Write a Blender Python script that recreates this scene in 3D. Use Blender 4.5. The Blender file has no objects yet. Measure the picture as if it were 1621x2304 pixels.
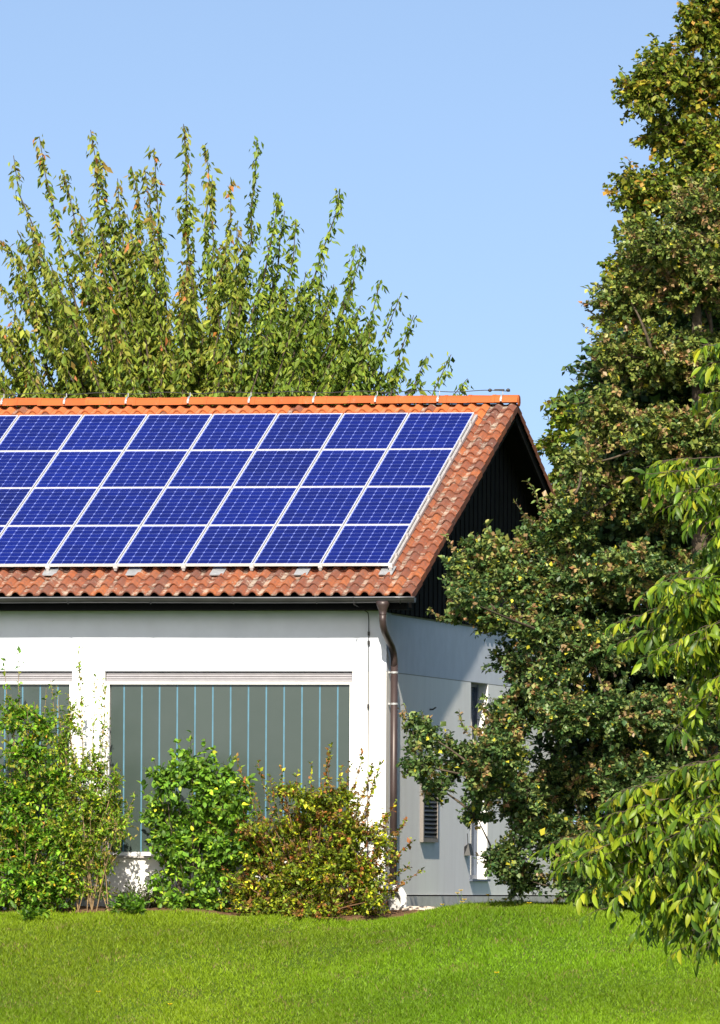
import bpy, math
import numpy as np
from mathutils import Vector, Matrix

# ------------------------------------------------------------------ camera, sky, sun, exposure
scene = bpy.context.scene
C = scene.collection
YAW, ROLL = 0.2107, 0.0056
cam_d = bpy.data.cameras.new('camera'); cam = bpy.data.objects.new('camera', cam_d); C.objects.link(cam)
cam_d.sensor_fit = 'VERTICAL'; cam_d.sensor_height = 36.0; cam_d.sensor_width = 36.0
cam_d.lens = 19780.05 / 2304 * 36.0
cam_d.shift_y = (1996.39 - 1152) / 2304
cam_d.clip_start = 1.0; cam_d.clip_end = 6000
cam.matrix_world = (Matrix.Translation((25.9825, -123.2046, 0.4653)) @ Matrix.Rotation(YAW, 4, 'Z')
                    @ Matrix.Rotation(math.radians(90), 4, 'X') @ Matrix.Rotation(ROLL, 4, 'Z'))
scene.camera = cam

SUN_AZ, SUN_EL = math.radians(-9), math.radians(36.1)      # sun stands a little right of the front wall's normal and grazes the gable
to_sun = Vector((-math.sin(SUN_AZ) * math.cos(SUN_EL), -math.cos(SUN_AZ) * math.cos(SUN_EL), math.sin(SUN_EL)))
world = bpy.data.worlds.new('World'); scene.world = world; world.use_nodes = True
wn, wl = world.node_tree.nodes, world.node_tree.links
bg = wn['Background']; bg.inputs['Strength'].default_value = 0.123
sky = wn.new('ShaderNodeTexSky'); sky.sky_type = 'NISHITA'; sky.sun_disc = False
sky.sun_elevation = SUN_EL; sky.sun_rotation = math.atan2(to_sun.x, to_sun.y)
sky.air_density = 1.0; sky.dust_density = 2.0; sky.ozone_density = 0.35; sky.altitude = 300
tc = wn.new('ShaderNodeTexCoord'); va = wn.new('ShaderNodeVectorMath'); va.operation = 'ADD'
va.inputs[1].default_value = (0, 0, 0.20)                  # clear air: a narrow pale band at the horizon
ms = wn.new('ShaderNodeVectorMath'); ms.operation = 'MULTIPLY'; ms.inputs[1].default_value = (1, 1, 2.0)
vn = wn.new('ShaderNodeVectorMath'); vn.operation = 'NORMALIZE'
wl.new(tc.outputs['Generated'], ms.inputs[0]); wl.new(ms.outputs[0], va.inputs[0]); wl.new(va.outputs[0], vn.inputs[0])
wl.new(vn.outputs[0], sky.inputs['Vector']); wl.new(sky.outputs[0], bg.inputs['Color'])
sun_d = bpy.data.lights.new('sun', 'SUN'); sun = bpy.data.objects.new('sun', sun_d); C.objects.link(sun)
sun_d.energy = 5.0; sun_d.angle = math.radians(0.53); sun_d.color = (1.0, 0.92, 0.76)
sun.rotation_euler = to_sun.to_track_quat('Z', 'Y').to_euler(); sun.location = (-20, -40, 40)
vs = scene.view_settings; vs.view_transform = 'Standard'; vs.look = 'None'; vs.gamma = 1.0
vs.use_curve_mapping = False; vs.exposure = 0.86
scene.cycles.max_bounces = 8; scene.cycles.transparent_max_bounces = 12

rng = np.random.default_rng(7)

# ------------------------------------------------------------------ material helpers
def srgb(r, g, b):
    f = lambda v: (v / 255 / 12.92) if v / 255 <= 0.04045 else ((v / 255 + 0.055) / 1.055) ** 2.4
    return (f(r), f(g), f(b), 1.0)

class NT:
    def __init__(self, name):
        self.m = bpy.data.materials.new(name); self.m.use_nodes = True
        self.n, self.l = self.m.node_tree.nodes, self.m.node_tree.links
        self.p = self.n['Principled BSDF']; self.out = self.n['Material Output']
    def add(self, typ, **kw):
        nd = self.n.new(typ)
        for k, v in kw.items(): setattr(nd, k, v)
        return nd
    def link(self, a, b): self.l.new(a, b)
    def noise(self, scale, detail=4, rough=0.55, coord='Object', vec=None):
        t = self.add('ShaderNodeTexNoise'); t.inputs['Scale'].default_value = scale
        t.inputs['Detail'].default_value = detail; t.inputs['Roughness'].default_value = rough
        if vec is None:
            c = self.add('ShaderNodeTexCoord'); vec = c.outputs[coord]
        self.link(vec, t.inputs['Vector']); return t.outputs[0]
    def ramp(self, fac, stops, interp='LINEAR'):
        r = self.add('ShaderNodeValToRGB'); e = r.color_ramp.elements; r.color_ramp.interpolation = interp
        e[0].position, e[0].color = stops[0]; e[1].position, e[1].color = stops[-1]
        for pos, col in stops[1:-1]:
            x = e.new(pos); x.color = col
        self.link(fac, r.inputs[0]); return r.outputs[0]
    def mix(self, fac, a, b, blend='MIX'):
        m = self.add('ShaderNodeMix', data_type='RGBA', blend_type=blend)
        for sock, v in ((m.inputs[0], fac), (m.inputs[6], a), (m.inputs[7], b)):
            if hasattr(v, 'links') or hasattr(v, 'is_linked'): self.link(v, sock)
            else: sock.default_value = v
        return m.outputs[2]
    def bump(self, h, strength=0.3, dist=0.01):
        b = self.add('ShaderNodeBump'); b.inputs['Strength'].default_value = strength
        b.inputs['Distance'].default_value = dist; self.link(h, b.inputs['Height'])
        self.link(b.outputs[0], self.p.inputs['Normal'])
    def base(self, v):
        if hasattr(v, 'is_linked'): self.link(v, self.p.inputs['Base Color'])
        else: self.p.inputs['Base Color'].default_value = v
    def set(self, rough=0.6, metal=0.0, spec=0.5, coat=0.0, coat_rough=0.05):
        self.p.inputs['Roughness'].default_value = rough; self.p.inputs['Metallic'].default_value = metal
        self.p.inputs['Specular IOR Level'].default_value = spec
        self.p.inputs['Coat Weight'].default_value = coat; self.p.inputs['Coat Roughness'].default_value = coat_rough
        return self

M = {}
def g(v, a=1.0): return (v, v, v, a)
def simple(name, col, rough=0.6, metal=0.0, spec=0.5, var=0.12, scale=6.0, bump=0.0, bscale=60):
    t = NT(name); t.set(rough, metal, spec)
    lo = tuple(c * (1 - var) for c in col[:3]) + (1,); hi = tuple(min(1, c * (1 + var)) for c in col[:3]) + (1,)
    t.base(t.ramp(t.noise(scale), [(0.3, lo), (0.7, hi)]))
    if bump: t.bump(t.noise(bscale, 6), bump, 0.004)
    M[name] = t.m; return t

# rendered white wall: off-white paint with faint weather streaks
t = NT('white_render'); t.set(0.85, 0, 0.2)
mp = t.add('ShaderNodeMapping'); cc = t.add('ShaderNodeTexCoord'); mp.inputs['Scale'].default_value = (3.0, 3.0, 0.35)
t.link(cc.outputs['Object'], mp.inputs[0])
st = t.ramp(t.noise(1.3, 5, 0.6, vec=mp.outputs[0]), [(0.35, (0.73, 0.72, 0.71, 1)), (0.6, (0.80, 0.795, 0.79, 1))])
t.base(t.mix(0.35, st, t.ramp(t.noise(40, 4), [(0.3, (0.75, 0.74, 0.73, 1)), (0.7, (0.82, 0.815, 0.81, 1))])))
t.bump(t.noise(90, 5), 0.25, 0.004); M['wall'] = t.m
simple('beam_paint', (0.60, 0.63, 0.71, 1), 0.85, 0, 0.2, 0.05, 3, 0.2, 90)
simple('plinth', (0.50, 0.49, 0.48, 1), 0.9, 0, 0.2, 0.15, 3, 0.3)
simple('joint', (0.33, 0.31, 0.27, 1), 0.9)
simple('black_board', (0.0045, 0.0048, 0.0065, 1), 0.85, 0, 0.12, 0.3, 4)
simple('fascia', (0.0045, 0.0045, 0.005, 1), 0.85, 0, 0.1, 0.2)
simple('gutter_metal', (0.055, 0.055, 0.06, 1), 0.38, 0.55, 0.5, 0.25, 3)
simple('pipe_brown', (0.048, 0.033, 0.033, 1), 0.42, 0.2, 0.5, 0.2, 3)
simple('zinc', (0.42, 0.43, 0.45, 1), 0.45, 0.5, 0.5, 0.15, 8)
simple('rim_metal', (0.17, 0.17, 0.19, 1), 0.4, 0.5, 0.5, 0.2, 3)
simple('alu', (0.62, 0.62, 0.64, 1), 0.38, 0.25, 0.5, 0.06, 12)
simple('vent_metal', (0.20, 0.18, 0.17, 1), 0.6, 0.2)
simple('alu_dull', (0.42, 0.40, 0.40, 1), 0.5, 0.3, 0.5, 0.12, 12)
simple('white_paint', (0.78, 0.78, 0.78, 1), 0.45, 0, 0.5, 0.04)
simple('shutter_alu', (0.30, 0.29, 0.32, 1), 0.5, 0.1, 0.5, 0.08, 10)
simple('blue_strip', srgb(70, 112, 134), 0.5, 0, 0.5, 0.12, 8)
simple('dark_glass', (0.07, 0.085, 0.11, 1), 0.08, 0, 0.6, 0.2)
simple('sill_blue', (0.10, 0.12, 0.17, 1), 0.5, 0.2)
simple('dark_metal', (0.03, 0.03, 0.032, 1), 0.5, 0.3)
simple('stone_pale', (0.50, 0.43, 0.37, 1), 0.9, 0, 0.2, 0.25, 14, 0.4, 30)
simple('bark', (0.075, 0.058, 0.042, 1), 0.9, 0, 0.2, 0.45, 18, 0.5, 40)
simple('bark_light', (0.24, 0.165, 0.09, 1), 0.9, 0, 0.2, 0.40, 12, 0.4, 40)
simple('twig_red', (0.15, 0.085, 0.05, 1), 0.85, 0, 0.2, 0.3, 12)
simple('petal', (0.85, 0.55, 0.01, 1), 0.6, 0, 0.3, 0.1)
simple('stem_green', (0.06, 0.11, 0.02, 1), 0.6)

# channel glass: grey-green, a little cloudy, satin
t = NT('channel_glass'); t.set(0.22, 0, 0.5)
oi = t.add('ShaderNodeObjectInfo')
c1 = t.ramp(oi.outputs['Random'], [(0.0, (0.036, 0.052, 0.048, 1)), (1.0, (0.046, 0.063, 0.058, 1))])
t.base(t.mix(t.ramp(t.noise(2.2, 5), [(0.35, g(0)), (0.75, g(0.45))]), c1, (0.052, 0.068, 0.064, 1)))
t.bump(t.noise(7, 2), 0.05, 0.01); M['channel_glass'] = t.m

# clay tiles: colour differs from tile to tile, soot, pale lichen in the pans
def tile_mat(name, cols, lichen, soot):
    t = NT(name); t.set(0.8, 0, 0.25)
    oi = t.add('ShaderNodeObjectInfo'); cc = t.add('ShaderNodeTexCoord'); geo = t.add('ShaderNodeNewGeometry')
    base = t.ramp(oi.outputs['Random'], [(i / (len(cols) - 1), c) for i, c in enumerate(cols)])
    pos = geo.outputs['Position']
    if name == 'tile_field':
        w = t.add('ShaderNodeTexVoronoi'); w.inputs['Scale'].default_value = 3.5; t.link(pos, w.inputs['Vector'])
        sx = t.add('ShaderNodeSeparateColor'); t.link(w.outputs['Color'], sx.inputs[0])
        base = t.ramp(sx.outputs[0], [(i / (len(cols) - 1), c) for i, c in enumerate(cols)])
    base = t.mix(t.ramp(t.noise(16, 5, 0.65, vec=pos), [(0.42, g(0)), (0.72, g(soot))]), base, (0.085, 0.055, 0.05, 1))
    big = t.noise(4.2, 3, 0.6, vec=pos)
    fine = t.noise(26, 6, 0.75, vec=pos)
    li = t.mix(0.55, big, fine)
    at = t.add('ShaderNodeAttribute', attribute_name='pan')
    mu = t.add('ShaderNodeMath', operation='MULTIPLY'); ad = t.add('ShaderNodeMath', operation='MULTIPLY_ADD')
    t.link(at.outputs['Fac'], ad.inputs[0]); ad.inputs[1].default_value = 0.075; 
    rgb = t.add('ShaderNodeRGBToBW'); t.link(li, rgb.inputs[0]); t.link(rgb.outputs[0], ad.inputs[2])
    f = t.ramp(ad.outputs[0], [(0.555, g(0)), (0.65, g(lichen * 0.9))])
    t.base(t.mix(f, base, (0.34, 0.30, 0.25, 1)))
    t.bump(t.noise(60, 5, vec=pos), 0.35, 0.004)
    M[name] = t.m
old = [(0.115, 0.045, 0.032, 1), (0.19, 0.058, 0.030, 1), (0.25, 0.072, 0.028, 1), (0.145, 0.053, 0.035, 1), (0.29, 0.088, 0.030, 1), (0.21, 0.064, 0.032, 1)]
tile_mat('tile_old', old, 0.85, 0.75)
tile_mat('tile_field', old, 0.85, 0.7)
tile_mat('tile_new', [(0.34, 0.094, 0.030, 1), (0.40, 0.112, 0.032, 1), (0.37, 0.105, 0.034, 1)], 0.25, 0.25)
tile_mat('tile_ridge', [(0.33, 0.078, 0.020, 1), (0.38, 0.092, 0.023, 1), (0.43, 0.106, 0.026, 1)], 0.22, 0.15)

# solar cells, back sheet, cover glass
t = NT('solar_cell'); t.set(0.35, 0, 0.5)
oi = t.add('ShaderNodeObjectInfo'); cc = t.add('ShaderNodeTexCoord'); sx = t.add('ShaderNodeSeparateXYZ')
t.link(cc.outputs['Object'], sx.inputs[0])
wv = t.add('ShaderNodeMath', operation='ABSOLUTE'); sb = t.add('ShaderNodeMath', operation='ABSOLUTE'); s2 = t.add('ShaderNodeMath', operation='SUBTRACT')
t.link(sx.outputs[1], sb.inputs[0]); t.link(sb.outputs[0], s2.inputs[0]); s2.inputs[1].default_value = 0.039; t.link(s2.outputs[0], wv.inputs[0])
lt = t.add('ShaderNodeMath', operation='LESS_THAN'); t.link(wv.outputs[0], lt.inputs[0]); lt.inputs[1].default_value = 0.0016
cb = t.ramp(oi.outputs['Random'], [(0.0, (0.0005, 0.0045, 0.105, 1)), (1.0, (0.0010, 0.0070, 0.140, 1))])
cb = t.mix(1.0, cb, oi.outputs['Color'], 'MULTIPLY')
t.base(t.mix(lt.outputs[0], cb, (0.018, 0.028, 0.17, 1))); M['cell'] = t.m
simple('backsheet', (0.19, 0.25, 0.66, 1), 0.6, 0, 0.4, 0.02)
t = NT('cover_glass'); tr = t.add('ShaderNodeBsdfTransparent'); gl = t.add('ShaderNodeBsdfGlossy')
gl.inputs['Roughness'].default_value = 0.12; gl.inputs['Color'].default_value = g(0.9)
fr = t.add('ShaderNodeFresnel'); fr.inputs['IOR'].default_value = 1.13; mx = t.add('ShaderNodeMixShader')
t.link(fr.outputs[0], mx.inputs[0]); t.link(tr.outputs[0], mx.inputs[1]); t.link(gl.outputs[0], mx.inputs[2])
t.link(mx.outputs[0], t.out.inputs['Surface']); M['cover_glass'] = t.m

# leaves: colour of each leaf from the mesh attribute leaf_color, thin and translucent
def leaf_mat(name, rough=0.5, trans=0.33, attr=True, cols=None):
    t = NT(name); t.set(rough, 0, 0.3)
    if attr:
        a = t.add('ShaderNodeAttribute', attribute_name='leaf_color'); col = a.outputs['Color']
    else:
        oi = t.add('ShaderNodeObjectInfo'); col = t.ramp(oi.outputs['Random'], [(i / (len(cols) - 1), c) for i, c in enumerate(cols)])
    t.base(col)
    tl = t.add('ShaderNodeBsdfTranslucent'); br = t.mix(1.0, col, (1.15, 1.25, 0.55, 1), 'MULTIPLY')
    t.link(br, tl.inputs['Color']); mx = t.add('ShaderNodeMixShader'); mx.inputs[0].default_value = trans
    t.link(t.p.outputs[0], mx.inputs[1]); t.link(tl.outputs[0], mx.inputs[2]); t.link(mx.outputs[0], t.out.inputs['Surface'])
    M[name] = t.m
leaf_mat('leaf'); leaf_mat('leaf_glossy', 0.42, 0.36); leaf_mat('grass', 0.55, 0.35); leaf_mat('leaf_oak', 0.42, 0.18)

# lawn soil and turf
t = NT('lawn_ground'); t.set(0.95, 0, 0.1); geo = t.add('ShaderNodeNewGeometry'); P_ = geo.outputs['Position']
gr = t.ramp(t.noise(0.35, 4, vec=P_), [(0.3, (0.060, 0.100, 0.014, 1)), (0.55, (0.085, 0.150, 0.016, 1)), (0.75, (0.11, 0.150, 0.024, 1))])
gr = t.mix(t.ramp(t.noise(1.7, 5, 0.7, vec=P_), [(0.68, g(0)), (0.78, g(0.6))]), gr, (0.16, 0.11, 0.05, 1))
gr = t.mix(t.ramp(t.noise(45, 3, vec=P_), [(0.35, g(0.5)), (0.7, g(0))]), gr, (0.018, 0.03, 0.006, 1))
t.base(gr); t.bump(t.noise(30, 4, vec=P_), 0.8, 0.05); M['lawn_ground'] = t.m
t = NT('bed_soil'); t.set(0.95, 0, 0.1)
t.base(t.ramp(t.noise(14, 6, 0.7), [(0.3, (0.06, 0.035, 0.02, 1)), (0.55, (0.15, 0.085, 0.05, 1)), (0.75, (0.26, 0.16, 0.09, 1))]))
t.bump(t.noise(40, 5), 0.9, 0.03); M['bed_soil'] = t.m

# ------------------------------------------------------------------ mesh helpers
def mesh_np(name, V, F, mat=None, smooth=False, color=None):
    """V (n,3), F list of int arrays (k,m) of equal-sized faces"""
    me = bpy.data.meshes.new(name); V = np.ascontiguousarray(V, np.float32)
    if not isinstance(F, list): F = [F]
    loops = np.concatenate([f.ravel() for f in F]).astype(np.int32)
    tot = np.concatenate([np.full(len(f), f.shape[1], np.int32) for f in F])
    start = np.concatenate([[0], np.cumsum(tot)[:-1]]).astype(np.int32)
    me.vertices.add(len(V)); me.vertices.foreach_set('co', V.ravel())
    me.loops.add(len(loops)); me.loops.foreach_set('vertex_index', loops)
    me.polygons.add(len(tot)); me.polygons.foreach_set('loop_start', start); me.polygons.foreach_set('loop_total', tot)
    if smooth: me.polygons.foreach_set('use_smooth', np.ones(len(tot), bool))
    if color is not None:
        a = me.attributes.new('leaf_color', 'FLOAT_COLOR', 'POINT')
        a.data.foreach_set('color', np.ascontiguousarray(np.c_[color, np.ones(len(color))], np.float32).ravel())
    me.update(calc_edges=True)
    if mat: me.materials.append(M[mat])
    return me

def link(name, data, parent=None, loc=None, rot=None):
    o = bpy.data.objects.new(name, data); C.objects.link(o)
    if parent: o.parent = parent
    if loc is not None: o.location = loc
    if rot is not None: o.rotation_euler = rot
    return o

def tag(o, label=None, cat=None, group=None, kind=None):
    for k, v in (('label', label), ('category', cat), ('group', group), ('kind', kind)):
        if v: o[k] = v
    return o

class MB:
    """collects boxes, tubes and polygons into one mesh"""
    def __init__(self): self.v, self.f = [], []
    def poly(self, pts, faces):
        n = len(self.v); self.v += [tuple(p) for p in pts]; self.f += [tuple(i + n for i in f) for f in faces]; return self
    def box(self, x0, x1, y0, y1, z0, z1):
        return self.poly([(x, y, z) for z in (z0, z1) for y in (y0, y1) for x in (x0, x1)],
                         [(0, 2, 3, 1), (4, 5, 7, 6), (0, 1, 5, 4), (2, 6, 7, 3), (0, 4, 6, 2), (1, 3, 7, 5)])
    def tube(self, pts, rad, sides=10, caps=True):
        pts = [Vector(p) for p in pts]
        if not hasattr(rad, '__len__'): rad = [rad] * len(pts)
        rings = []; ref = None
        for i, p in enumerate(pts):
            d = (pts[min(i + 1, len(pts) - 1)] - pts[max(i - 1, 0)]).normalized()
            if ref is None:
                ref = Vector((0, 0, 1)) if abs(d.z) < 0.9 else Vector((1, 0, 0))
            a = (ref - d * ref.dot(d)).normalized(); b = d.cross(a); ref = a
            rings.append([p + (a * math.cos(2 * math.pi * k / sides) + b * math.sin(2 * math.pi * k / sides)) * rad[i] for k in range(sides)])
        n = len(self.v)
        for r in rings: self.v += [tuple(q) for q in r]
        for i in range(len(pts) - 1):
            for k in range(sides):
                k2 = (k + 1) % sides
                self.f.append((n + i * sides + k, n + i * sides + k2, n + (i + 1) * sides + k2, n + (i + 1) * sides + k))
        if caps:
            self.f.append(tuple(n + k for k in reversed(range(sides)))); self.f.append(tuple(n + (len(pts) - 1) * sides + k for k in range(sides)))
        return self
    def mesh(self, name, mat, smooth=False):
        me = bpy.data.meshes.new(name); me.from_pydata(self.v, [], self.f)
        if smooth: me.polygons.foreach_set('use_smooth', np.ones(len(self.f), bool))
        me.materials.append(M[mat]); me.update(); return me
    def build(self, name, mat, parent=None, smooth=False, **kw):
        return link(name, self.mesh(name, mat, smooth), parent, **kw)

# ------------------------------------------------------------------ ground
def smooth(a, b, x):
    t_ = np.clip((x - a) / (b - a), 0, 1); return t_ * t_ * (3 - 2 * t_)
_gy = np.array([-4000, -200, -123, -60, -20, -12, -8, -6.5, -5, -4, -3, -2.4, -1.6, -0.8, 0, 40, 4000.])
_gz = np.array([-1.2, -1.2, -1.25, -1.9, -2.35, -2.15, -1.52, -1.12, -0.74, -0.46, -0.25, -0.14, -0.05, 0, 0, 0.05, 0.05])
def ground_z(x, y):
    x = np.asarray(x, float); y = np.asarray(y, float)
    yy = y + 0.9 * smooth(0.0, 2.5, x) - 0.25 * smooth(-3.5, -0.5, x)
    z = 0.10 + np.interp(yy, _gy, _gz) + 0.09 * smooth(0.3, 2.2, x)
    near = np.exp(-((x - 1) / 18) ** 2 - ((y + 3) / 12) ** 2)
    return z + near * (0.030 * np.sin(x * 1.3 + y * 0.7) + 0.018 * np.sin(x * 2.9 - y * 2.1 + 1.0) + 0.01 * np.sin(5.1 * x + 3.3 * y))
xs = np.r_[-3000, -800, -200, -60, -25, np.arange(-12, 14.01, 0.2), 25, 60, 200, 800, 3000]
ys = np.r_[-3000, -600, -200, -130, -100, -80, -60, -45, -30, -24, -18, np.arange(-14, 3.01, 0.2), 6, 10, 16, 25, 40, 80, 200, 800, 3000]
GX, GY = np.meshgrid(xs, ys, indexing='ij')
GZ = ground_z(GX, GY)
nx, ny = GX.shape; idx = np.arange(nx * ny).reshape(nx, ny)
F = np.stack([idx[:-1, :-1], idx[1:, :-1], idx[1:, 1:], idx[:-1, 1:]], -1).reshape(-1, 4)
lawn = link('lawn', mesh_np('lawn', np.stack([GX, GY, GZ], -1).reshape(-1, 3), F, 'lawn_ground', True)); tag(lawn, kind='structure')

def bed_front(x):     # front edge of the planting bed
    return -1.16 - 0.45 * smooth(-4.0, -1.2, x) - 0.25 * np.sin(x * 1.7 + 0.6) * 0.4 + 1.5 * smooth(0.1, 1.0, x)
bx = np.linspace(-12, 0.95, 90)
V = []; F = []
for k, s in enumerate(np.linspace(0, 1, 12)):
    yb = 0.0 * (1 - s) + bed_front(bx) * s
    yb = np.where(bx > 0, np.minimum(yb, -0.02), yb)
    V.append(np.stack([bx, yb, ground_z(bx, yb) + 0.03 * (1 - abs(2 * s - 1) ** 6) + rng.normal(0, 0.006, len(bx)) + 0.004], -1))
V = np.array(V); idx = np.arange(V.shape[0] * V.shape[1]).reshape(V.shape[:2])
F = np.stack([idx[:-1, :-1], idx[1:, :-1], idx[1:, 1:], idx[:-1, 1:]], -1).reshape(-1, 4)
bed = link('planting_bed', mesh_np('planting_bed', V.reshape(-1, 3), F, 'bed_soil', True)); tag(bed, kind='structure')

# ------------------------------------------------------------------ house
XL = -12.0                       # left end of the house, outside the picture
DEPTH = 14.49
AL = math.radians(22.049); CA, SA = math.cos(AL), math.sin(AL)
RO = Vector((0, -0.4937, 4.645)); SL = 8.35         # eave line on the tile plane, slope length
RY, RZ = RO.y + SL * CA, RO.z + SL * SA             # ridge
VX = 0.4775                                         # verge
house = tag(link('house', None), 'long white single-storey house with red tiled gable roof', 'house')

ZJ, ZW = 3.562, 4.43            # lintel joint, wall top
W1 = (-4.147, -0.495); W2 = (-8.285, -4.633); WZ = (0.905, ZJ)
def wall_front():
    b = MB(); T = 0.30
    b.box(XL, W2[0], 0, T, 0.36, ZJ - 0.003); b.box(W2[1], W1[0], 0, T, 0.36, ZJ - 0.003); b.box(W1[1], 0, 0, T, 0.36, ZJ - 0.003)
    for w in (W1, W2): b.box(w[0], w[1], 0, T, 0.36, WZ[0])
    return b
wall_front().build('front_wall', 'wall', house)
MB().box(XL, 0, 0, 0.30, ZJ, ZW).build('front_beam', 'beam_paint', house)
gb = MB(); T = 0.30              # gable wall, two storey-high panels with the slot window and the vent left open
SW = (6.18, 7.49, 0.60)          # slot: y0, y1, sill z
b0, b1 = -0.003, -T
MB().box(b1, b0, T, DEPTH, ZJ, ZW).build('gable_beam', 'beam_paint', house)
for y0, y1, z0, z1 in ((T, SW[0], 0.36, ZJ - 0.012), (SW[1], DEPTH, 0.36, ZJ - 0.012), (SW[0], SW[1], 0.36, SW[2])):
    gb.box(b1, b0, y0, y1, z0, z1)
gb.build('gable_wall', 'wall', house)
MB().box(b1, -0.012, T, DEPTH, ZJ - 0.0115, ZJ - 0.0005).build('wall_joint', 'joint', house)
MB().box(XL, -0.002, 0.012, T - 0.01, ZJ - 0.0025, ZJ - 0.0005).build('wall_joint', 'joint', house)
MB().box(XL, -0.3, DEPTH - 0.3, DEPTH, -0.3, ZW).build('rear_wall', 'wall', house)
MB().box(XL, XL + 0.3, 0.31, DEPTH - 0.31, -0.3, ZW).build('end_wall', 'wall', house)
pb = MB(); pb.box(XL, 0.02, -0.025, 0.28, -0.4, 0.357); pb.box(-0.28, 0.02, 0.281, DEPTH, -0.4, 0.34); pb.build('plinth', 'plinth', house)
MB().box(XL, 0.0, 0.35, DEPTH - 0.35, 4.38, 4.42).build('ceiling_slab', 'joint', house)

# gable cladding: black vertical boards up to the underside of the roof
clad = link('gable_cladding', None, house)
def under(y): return RO.z - 0.06 + (min(y, 2 * RY - y) - RO.y) * math.tan(AL)
bw = 0.165; n = int((DEPTH + 0.9) / bw)
for i in range(n):
    y0 = -0.40 + i * bw; y1 = y0 + bw - 0.014; x1 = 0.045 + (0.012 if i % 2 else 0.0)
    zb = 4.405
    MB().poly([(0.004, y0, zb), (x1, y0, zb), (x1, y1, zb), (0.004, y1, zb),
               (0.004, y0, under(y0)), (x1, y0, under(y0)), (x1, y1, under(y1)), (0.004, y1, under(y1))],
              [(0, 3, 2, 1), (4, 5, 6, 7), (0, 1, 5, 4), (1, 2, 6, 5), (2, 3, 7, 6), (3, 0, 4, 7)]).build('board', 'black_board', clad)
yv = np.array([-0.40, RY, 2 * RY + 0.40])
MB().poly([(-0.02, -0.40, 4.41), (-0.02, 2 * RY + 0.40, 4.41), (-0.02, RY, under(RY) - 0.01)], [(0, 1, 2)]).build('backing', 'black_board', clad)

# roof deck, both slopes, with thickness
def RP(x, s, nrm): return Vector((x, RO.y + s * CA - nrm * SA, RO.z + s * SA + nrm * CA))
def RPB(x, s, nrm): q = RP(x, s, nrm); return Vector((q.x, 2 * RY - q.y, q.z))
roof = link('roof', None, house)
rb = MB()
for fn in (RP, RPB):
    rb.poly([fn(x, s, nn) for nn in (-0.10, -0.045) for s in (0.03, SL) for x in (XL - 0.3, VX - 0.03)],
            [(0, 2, 3, 1), (4, 5, 7, 6), (0, 1, 5, 4), (2, 6, 7, 3), (0, 4, 6, 2), (1, 3, 7, 5)])
rb.build('deck', 'black_board', roof)
bb = MB()    # barge boards under the verge
for fn in (RP, RPB):
    bb.poly([fn(x, s, nn) for nn in (-0.22, -0.047) for s in (0.05, SL - 0.03) for x in (VX - 0.075, VX - 0.035)],
            [(0, 2, 3, 1), (4, 5, 7, 6), (0, 1, 5, 4), (2, 6, 7, 3), (0, 4, 6, 2), (1, 3, 7, 5)])
    bb.build('barge_board', 'fascia', roof); bb = MB()
MB().box(XL, 0.40, -0.47, -0.44, 4.43, 4.60).build('fascia_board', 'fascia', roof)
MB().box(XL, 0.40, -0.439, -0.003, 4.435, 4.45).build('soffit', 'fascia', roof)

# tiles ------------------------------------------------------------
TW = 0.2055; ROWS = 25; TG = SL / ROWS
def tile_profile(u):        # pan on the left, roll on the right
    u = np.asarray(u, float)
    return np.where(u < 0.40, -0.010 * np.sin(np.pi * u / 0.40), 0.050 * np.sin(np.pi * np.clip((u - 0.40) / 0.60, 0, 1)) ** 0.85)
US = np.array([-0.04, 0.1, 0.25, 0.40, 0.50, 0.62, 0.76, 0.89, 1.0, 1.06])
def tile_arrays(flap=False):
    up = tile_profile(np.clip(US, 0, 1)); xs_ = US * TW; nU = len(US)
    lo_s, hi_s = -0.025, TG + 0.035
    V = []
    for s_, lift in ((lo_s, 0.018), (hi_s, -0.012)):
        V += [(x, s_, z + lift) for x, z in zip(xs_, up)]
    V += [(x, lo_s + 0.002, z + 0.018 - 0.019) for x, z in zip(xs_, up)]     # lower lip
    F = [(i, i + 1, nU + i + 1, nU + i) for i in range(nU - 1)] + [(2 * nU + i, 2 * nU + i + 1, i + 1, i) for i in range(nU - 1)]
    if flap:
        k = len(V); x = xs_[-1] + 0.004
        V += [(x, lo_s, 0.02), (x, hi_s, -0.01), (x, lo_s, -0.085), (x, hi_s, -0.105), (x - 0.02, lo_s, 0.02), (x - 0.02, lo_s, -0.085)]
        F += [(k, k + 2, k + 3, k + 1), (k, k + 4, k + 5, k + 2)]
        F += [(nU - 1, k, k + 1, 2 * nU - 1)]
    pan = np.array([1.0 if 0.0 <= (US[i % nU] if i < 3 * nU else 1) < 0.45 else 0.0 for i in range(len(V))])
    return np.array(V), F, pan
def tile_mesh(name, mat, flap=False):
    V, F, pan = tile_arrays(flap)
    me = bpy.data.meshes.new(name); me.from_pydata([tuple(v) for v in V], [], F)
    a = me.attributes.new('pan', 'FLOAT', 'POINT'); a.data.foreach_set('value', pan.astype(np.float32))
    me.polygons.foreach_set('use_smooth', np.array([len(US) - 1 > i for i in range(len(F))], bool))
    me.materials.append(M[mat]); me.update(); return me
tm_old, tm_new = tile_mesh('tile', 'tile_old'), tile_mesh('tile_clean', 'tile_new')
tm_flap = tile_mesh('verge_tile', 'tile_old', True)
AX, AS0 = -0.0313, 0.8898; ATOP = AS0 + 4 * 1.65 + 3 * 0.02
NC = int((VX - XL) / TW) + 1
rest_v, rest_f, rest_p = [], [], []
TV, TF, TP = tile_arrays(); nrest = 0
R3 = Matrix.Rotation(AL, 3, 'X')
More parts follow.
